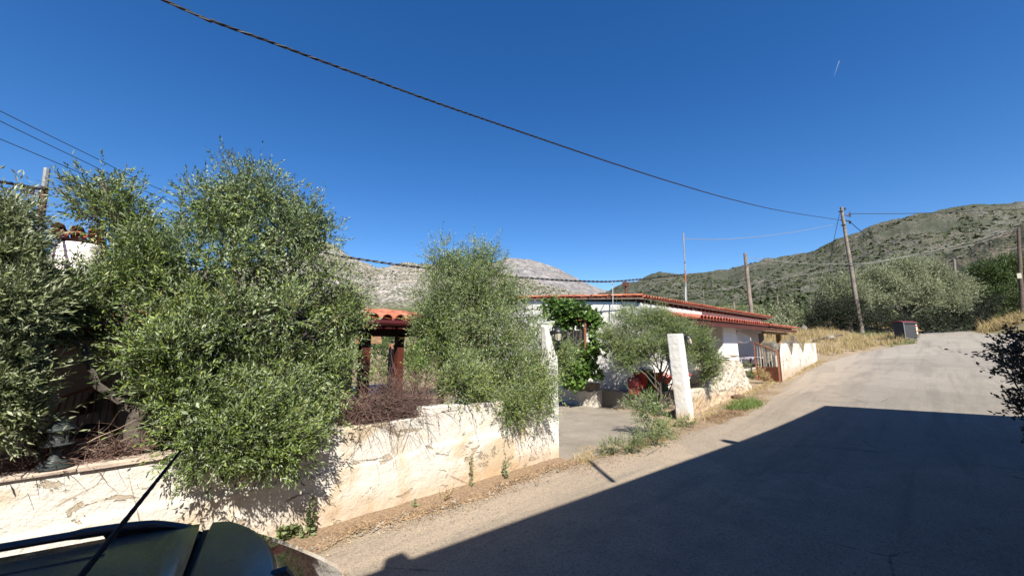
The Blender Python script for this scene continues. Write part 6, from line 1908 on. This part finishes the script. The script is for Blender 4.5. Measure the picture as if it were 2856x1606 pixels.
# ------------------------------------------------------------ dry brushwood on the walls
def brush(name, label, n, box, mat, seed, L=.7, r=.004, cat='brushwood', arch=.25, dirb=None):
    rng = random.Random(seed); m = MB()
    (x0, y0, z0), (x1, y1, z1) = box
    for _ in range(n):
        p = Vector((rng.uniform(x0, x1), rng.uniform(y0, y1), z0 + (z1 - z0) * rng.random() ** 1.6))
        d = Vector((rng.gauss(0, 1), rng.gauss(0, .5), rng.gauss(.1, .45)))
        if dirb: d += Vector(dirb)
        d.normalize(); pts = [p]; l = L * rng.uniform(.4, 1.2)
        for k in range(4):
            d = (d + Vector((rng.gauss(0, .28), rng.gauss(0, .28), rng.gauss(-.04, .28)))).normalized()
            pts.append(pts[-1] + d * l / 4)
        rr_ = r * rng.uniform(.6, 1.5)
        m.tube(pts, [rr_, rr_, rr_ * .8, rr_ * .6, rr_ * .3], 3, cap=False)
    o = m.build(name, mat); tag(o, label, cat, kind='stuff'); return o
xw = lambda u: R(u, 1150, y=WY + .2).x
brush('dry_brushwood', 'heap of dry brown prunings on the wall below the porch', 1300, ((xw(985), 5.25, t3 - .02), (xw(1195), 5.75, t3 + .34)), M['twig'], 31, L=.55, r=.0035)
brush('dry_brushwood', 'thin dry stalks arching up in front of the porch posts', 120, ((xw(1060), 5.4, t3 + .25), (xw(1230), 5.8, t3 + .5)), M['twig'], 32, L=.7, r=.003, dirb=(0, 0, .8))
brush('dry_brushwood', 'dry twigs tangled on the wall top behind the near lantern', 420, ((xw(30), 5.32, t0 + .0), (xw(420), 5.62, t0 + .14)), M['twig'], 33, L=.36, r=.003)
brush('dry_brushwood', 'pale dry branches leaning out over the near wall at the left', 22, ((xw(40), 5.3, t0 + .05), (xw(300), 5.6, t0 + .16)), M['twigpale'], 34, L=.5, r=.0045, dirb=(.4, 0, .3))
m = MB()
for (u0, v0, u1, v1) in [(1105, 1165, 1150, 1245), (1125, 1170, 1200, 1265), (1180, 1165, 1195, 1215), (1210, 1150, 1225, 1190), (1150, 1165, 1120, 1235)]:
    a = R(u0, v0, y=5.3); b = R(u1, v1, y=5.1); m.tube([a, a.lerp(b, .5) + Vector((0, -.05, .05)), b], .003, 4)
tag(m.build('hanging_twigs', M['twig']), 'few dry stalks dangling down the face of the near wall', 'brushwood', kind='stuff')

# ------------------------------------------------------------ parked car
CC = Vector((.18, 1.27)); rdir = Vector((.978, -.208)); ldir = Vector((.208, .978))
def cw(lx, ly, z): return (CC.x + rdir.x * lx + ldir.x * ly, CC.y + rdir.y * lx + ldir.y * ly, z)
def carpaint():
    m = NT('dusty_dark_paint')
    f = m.noise(60, 5, .75); n = m.noise(5, 4)
    d = m.ramp(m.math('ADD', m.math('MULTIPLY', f, .7), m.math('MULTIPLY', n, .3)), [(.40, .22), (.58, .42), (.68, .9)])
    m.base(m.mix(d, (.014, .018, .028), (.20, .19, .16))).rough(m.math('ADD', m.math('MULTIPLY', d, .5), .16))
    m.set(**{'Coat Weight': .5}); m.p.inputs['Coat Roughness'].default_value = .12
    return m.m
M['paint'] = carpaint()
M['trim'] = simple('car_trim', (.03, .03, .035), .45, .15, 30)
M['rail'] = simple('roof_rail_metal', (.06, .065, .08), .38, .15, 40, metallic=.3)
M['gap'] = simple('black_rubber_seal', (.006, .006, .007), .7, .1, 4)
g = NT('car_glass'); g.base((.01, .012, .013)).rough(.06).set(**{'Coat Weight': 1.0}); M['carglass'] = g.m
M['light_red'] = simple('tail_light', (.35, .01, .01), .2, .1, 4)
M['plate'] = simple('number_plate', (.75, .75, .72), .5, .05, 4)
car = T('parked_car', 'dark dusty estate car with roof rails parked beside the near wall', 'car', (CC.x - 1.9, CC.y + .4, 0))
ZR = 1.585
def roof_z_(lx, ly):
    a = abs(ly) / .575
    return 1.594 - .030 * a ** 2.6 - .09 * max(0, -(lx + 1.7)) ** 2 - .014 * max(0, (lx + .25) / .25)
def surf(name, x0, x1, nx, hw, nz_fn, mat, ny=24, x1fn=None, thick=.02):
    V = []
    for i in range(nx + 1):
        for j in range(ny + 1):
            s = -1 + 2 * j / ny; 
            h = hw(x0 + (x1 - x0) * i / nx) if callable(hw) else hw
            ly = s * h
            xe_ = x1 - (x1fn(s) if x1fn else 0)
            lx = x0 + (xe_ - x0) * i / nx
            V.append(cw(lx, ly, nz_fn(lx, ly)))
    F = [(i * (ny + 1) + j, (i + 1) * (ny + 1) + j, (i + 1) * (ny + 1) + j + 1, i * (ny + 1) + j + 1) for i in range(nx) for j in range(ny)]
    o = np_mesh(name, V, F, mat, car, smooth=True)
    md = o.modifiers.new('thickness', 'SOLIDIFY'); md.thickness = thick; md.offset = 0
    return o
bowf = lambda s: .15 * abs(s) ** 2.6
def hwroof(lx): return .575 - .05 * max(0, (lx + .1)) - .05 * max(0, -(lx + 1.8))
surf('roof', -2.55, -.084, 30, hwroof, lambda x, y: roof_z_(x, y), M['paint'], x1fn=lambda s: .02 * s * s)
surf('tailgate_spoiler', -.068, .135, 14, hwroof, lambda x, y: roof_z_(min(x, -.0), y) - max(0, x + .1) ** 2 * .55, M['paint'], x1fn=bowf)
surf('seam', -.093, -.06, 2, lambda x: hwroof(x) - .004, lambda x, y: roof_z_(x, y) - .022, M['gap'])
def rear(x, y):
    t = max(0, x - .0)
    return 1.552 - .02 * (abs(y) / .57) ** 2.2 - .50 * t - .45 * t * t
surf('rear_window', .02, .50, 14, lambda x: .535 + .12 * max(0, x), rear, M['carglass'], x1fn=lambda s: .14 * abs(s) ** 2.2)
for sg in (-1, 1):
    # dusty light pillar beside the rear glass
    V = []; n = 12
    for i in range(n + 1):
        x = -.02 + .5 * i / n
        h = .55 + .12 * max(0, x)
        for q, dz in ((h - .02, .015), (h + .05, .012), (h + .11, -.05)):
            xx = x - .13
            V.append(cw(xx, sg * q, rear(x, h) + dz))
    F = [(i * 3 + j, (i + 1) * 3 + j, (i + 1) * 3 + j + 1, i * 3 + j + 1) for i in range(n) for j in range(2)]
    o = np_mesh('rear_pillar', V, F, M['paint'], car, smooth=True); md = o.modifiers.new('t', 'SOLIDIFY'); md.thickness = .012
m = MB(); m.tube([cw(.12, .1, 1.55), cw(.15, .1, 1.552), cw(.17, .1, 1.53)], [.018, .02, .012], 8); m.build('washer_nozzle', M['trim'], car)
m = MB(); m.bar(cw(.30, -.02, 1.375), cw(.42, .36, 1.27), .018); m.build('wiper', M['trim'], car)
# lower body, lofted section by section
secs = [(-4.02, .35, .60, .62, .45), (-3.9, .24, .72, .80, .62), (-3.5, .22, .84, .87, .74), (-2.95, .22, .93, .88, .80), (-2.0, .22, .95, .89, .82), (-.8, .22, .97, .89, .82), (.1, .24, .98, .87, .80), (.42, .28, .95, .82, .74), (.52, .38, .88, .74, .66)]
V = []; K = 11
for lx, z0, z1, w0, w1 in secs:
    ring = [(-w0 * .92, z0), (-w0, (z0 + z1) * .42), (-w0, (z0 + z1) * .56), (-w1, z1), (-w1 * .6, z1 + .025), (0, z1 + .035), (w1 * .6, z1 + .025), (w1, z1), (w0, (z0 + z1) * .56), (w0, (z0 + z1) * .42), (w0 * .92, z0)]
    for a, b in ring: V.append(cw(lx, a, b))
F = [(i * K + j, (i + 1) * K + j, (i + 1) * K + j + 1, i * K + j + 1) for i in range(len(secs) - 1) for j in range(K - 1)]
o = np_mesh('body', V, F, M['paint'], car, smooth=True)
md = o.modifiers.new('s', 'SUBSURF'); md.levels = 2; md.render_levels = 2
# side glass, windscreen
for sg in (-1, 1):
    V = [cw(-2.9, sg * .80, .96), cw(-2.0, sg * .82, .98), cw(-1.0, sg * .82, 1.0), cw(.02, sg * .80, 1.0), cw(.32, sg * .74, 1.0), cw(-2.2, sg * .56, 1.50), cw(-1.9, sg * .575, 1.55), cw(-1.0, sg * .58, 1.55), cw(-.1, sg * .575, 1.54), cw(.0, sg * .55, 1.52)]
    np_mesh('side_window', V, [(0, 1, 6, 5), (1, 2, 7, 6), (2, 3, 8, 7), (3, 4, 9, 8)], M['carglass'], car)
V = [cw(-3.0, -.74, .97), cw(-3.05, 0, .985), cw(-3.0, .74, .97), cw(-2.45, -.52, 1.50), cw(-2.55, 0, 1.53), cw(-2.45, .52, 1.50)]
np_mesh('windscreen', V, [(0, 1, 4, 3), (1, 2, 5, 4)], M['carglass'], car)
for sg in (-1, 1):
    for lx in (-3.25, -.42):
        c = cw(lx, sg * .80, .31); ax = (ldir.x * sg, ldir.y * sg, 0)
        m = MB(); m.lathe(c, [(.19, -.1), (.30, -.1), (.315, -.05), (.315, .05), (.30, .08), (.19, .085)], 26, axis=ax, cap=False); w_ = m.build('wheel', M['rubber'], car, smooth=True)
        m = MB(); m.lathe(c, [(.19, -.05), (.19, .06), (.16, .07), (.05, .05), (.02, .06)], 20, axis=ax); m.build('rim', M['galv'], w_, smooth=True)
    m = MB(); m.bar(cw(.44, sg * .72, .72), cw(.44, sg * .72, .95), .12); m.build('tail_light', M['light_red'], car, bevel=.02)
    # rails
    ra = [(-2.15, .565, 1.535), (-2.0, .57, 1.585), (-1.7, .573, 1.60), (-1.0, .575, 1.602), (-.7, .575, 1.602), (-.5, .575, 1.602), (-.35, .575, 1.600), (-.25, .575, 1.592), (-.18, .574, 1.578), (-.11, .57, 1.556)]
    m = MB(); P = smooth_path([Vector(cw(a, sg * b, c)) for a, b, c in ra], 5)
    base = len(m.v); nn2 = 10
    for i, p in enumerate(P):
        t = i / (len(P) - 1)
        hgt = .0115 * (1 if t < .62 else 1.35 if t < .8 else 1.35 - (t - .8) * 5.2); wd = .016
        for k in range(nn2):
            a = 2 * pi * k / nn2
            m.v.append(tuple(p + Vector((ldir.x, ldir.y, 0)) * cos(a) * wd + Vector((0, 0, 1)) * sin(a) * hgt))
    for i in range(len(P) - 1):
        for k in range(nn2): m.f.append((i * nn2 + k, i * nn2 + (k + 1) % nn2, (i + 1) * nn2 + (k + 1) % nn2, (i + 1) * nn2 + k))
    rl_ = m.build('roof_rail', M['rail'], car, smooth=True)
    m = MB(); m.prism([cw(-.335, sg * .566, 1.558), cw(-.13, sg * .566, 1.552), cw(-.2, sg * .566, 1.574), cw(-.27, sg * .566, 1.588), cw(-.355, sg * .566, 1.592)], (ldir.x * .012, ldir.y * .012, 0)); m.build('rail_foot', M['gap'], car)
    m = MB(); m.prism([cw(-2.1, sg * .568, 1.49), cw(-1.9, sg * .568, 1.5), cw(-1.95, sg * .568, 1.60), cw(-2.1, sg * .568, 1.56)], (ldir.x * .02, ldir.y * .02, 0)); m.build('rail_foot', M['gap'], car)
m = MB(); P = [Vector(cw(a, .385, roof_z_(a, .385) + .011)) for a in np.linspace(-2.3, -.30, 14)]; m.tube(P, .0035, 6); m.build('roof_ditch', M['rail'], car)
# aerial
m = MB(); tipA = cam_point(505, 1255, 1.18); b0 = cam_point(262, 1560, 1.0)
dirA = (tipA - b0).normalized(); 
# follow the aerial down until it meets the roof
q = b0
for _ in range(60):
    if q.z <= 1.60: break
    q = q - dirA * .01
nA = 40; pts = [q.lerp(tipA, i / nA) for i in range(nA + 1)]
m.tube(pts, [.0085 * (1 - .62 * i / nA) * (1 + (.0 if i % 2 else .14)) for i in range(nA + 1)], 8); an_ = m.build('aerial', M['gap'], car)
m = MB(); m.lathe(q, [(.028, -.03), (.026, -.01), (.014, .02)], 14); m.build('aerial_base', M['gap'], an_, smooth=True)
print('aerial base', q)

# ------------------------------------------------------------ the building across the road, whose shade falls on the road
HBD = 5.9; Ls = HBD / tan(SUN_EL)
sh = Vector((cos(SUN_AZ), sin(SUN_AZ))) 
def shadow_caster(u, v):
    p = RT(u, v); L_ = (HBD - p.z) / tan(SUN_EL); return Vector((p.x + sh.x * L_, p.y + sh.y * L_))
c_near = shadow_caster(1010, 1606); c_far = shadow_caster(2300, 1131); c_end = shadow_caster(2856, 1163)
print('building', c_near, c_far, c_end)
dn = (c_near - c_far).normalized(); de = (c_end - c_far).normalized()
q0 = c_far; q1 = c_far + dn * 26; q2 = q1 + de * 9; q3 = c_far + de * 9
bld = T('roadside_building', 'plain white two storey building on the near side of the road, outside the view', 'building', (q0.x, q0.y, 0))
m = MB(); m.prism([(p.x, p.y, HBD - .22) for p in (q0, q1, q2, q3)], (0, 0, .22)); m.build('roof_slab', M['house'], bld)
ins = lambda p, s, t: p + dn * s + de * t
w0 = ins(q0, .35, .35); w1 = ins(q1, -.35, .35); w2 = ins(q2, -.35, -.35); w3 = ins(q3, .35, -.35)
m = MB(); m.prism([(p.x, p.y, -.2) for p in (w0, w1, w2, w3)], (0, 0, HBD - .025)); m.build('wall', M['house'], bld)
for k in range(5):
    for zz in (.9, 3.5):
        a = w0 + dn * (2 + k * 4.6); nrm = Vector((-dn.y, dn.x)); 
        if nrm.y < 0: nrm = -nrm
        b = a + dn * 1.2
        m = MB(); m.prism([(a.x, a.y, zz), (b.x, b.y, zz), (b.x, b.y, zz + 1.2), (a.x, a.y, zz + 1.2)], (nrm.x * .04, nrm.y * .04, 0)); w_ = m.build('window', M['brownplank'], bld)
        m = MB(); m.prism([(a.x, a.y, zz - .08), (b.x, b.y, zz - .08), (b.x, b.y, zz - .01), (a.x, a.y, zz - .01)], (nrm.x * .1, nrm.y * .1, 0)); m.build('sill', M['white'], w_)
# chimney pipe on its roof edge
tp = RT(1642, 1286); hC = HBD + 1.1
L_ = (hC - tp.z) / tan(SUN_EL); cx0 = tp.x + sh.x * L_; cy0 = tp.y + sh.y * L_
m = MB(); m.tube([(cx0, cy0, HBD - .1), (cx0, cy0, hC)], .05, 10); m.build('flue', M['galv'], bld)
for (u, v) in [(1105, 1553), (2018, 1228)]:
    tp = RT(u, v); hC = HBD + .22; L_ = (hC - tp.z) / tan(SUN_EL); cx0 = tp.x + sh.x * L_; cy0 = tp.y + sh.y * L_
    m = MB(); m.box((cx0 - .1, cy0 - .22, HBD), (cx0 + .1, cy0 + .05, hC)); m.build('roof_block', M['house'], bld)

# faint aircraft trail
a = cam_point(2341, 170, 9000); b = cam_point(2326, 214, 9000)
m = MB(); m.tube([a, a.lerp(b, .5), b], [16, 9, 3], 6); ct = NT('vapour'); ct.base((.9, .92, .95)).rough(1); ct.p.inputs['Alpha'].default_value = .07
o = m.build('vapour_trail', ct.m, smooth=True); tag(o, 'short faint white aircraft trail high in the blue sky', 'vapour trail')
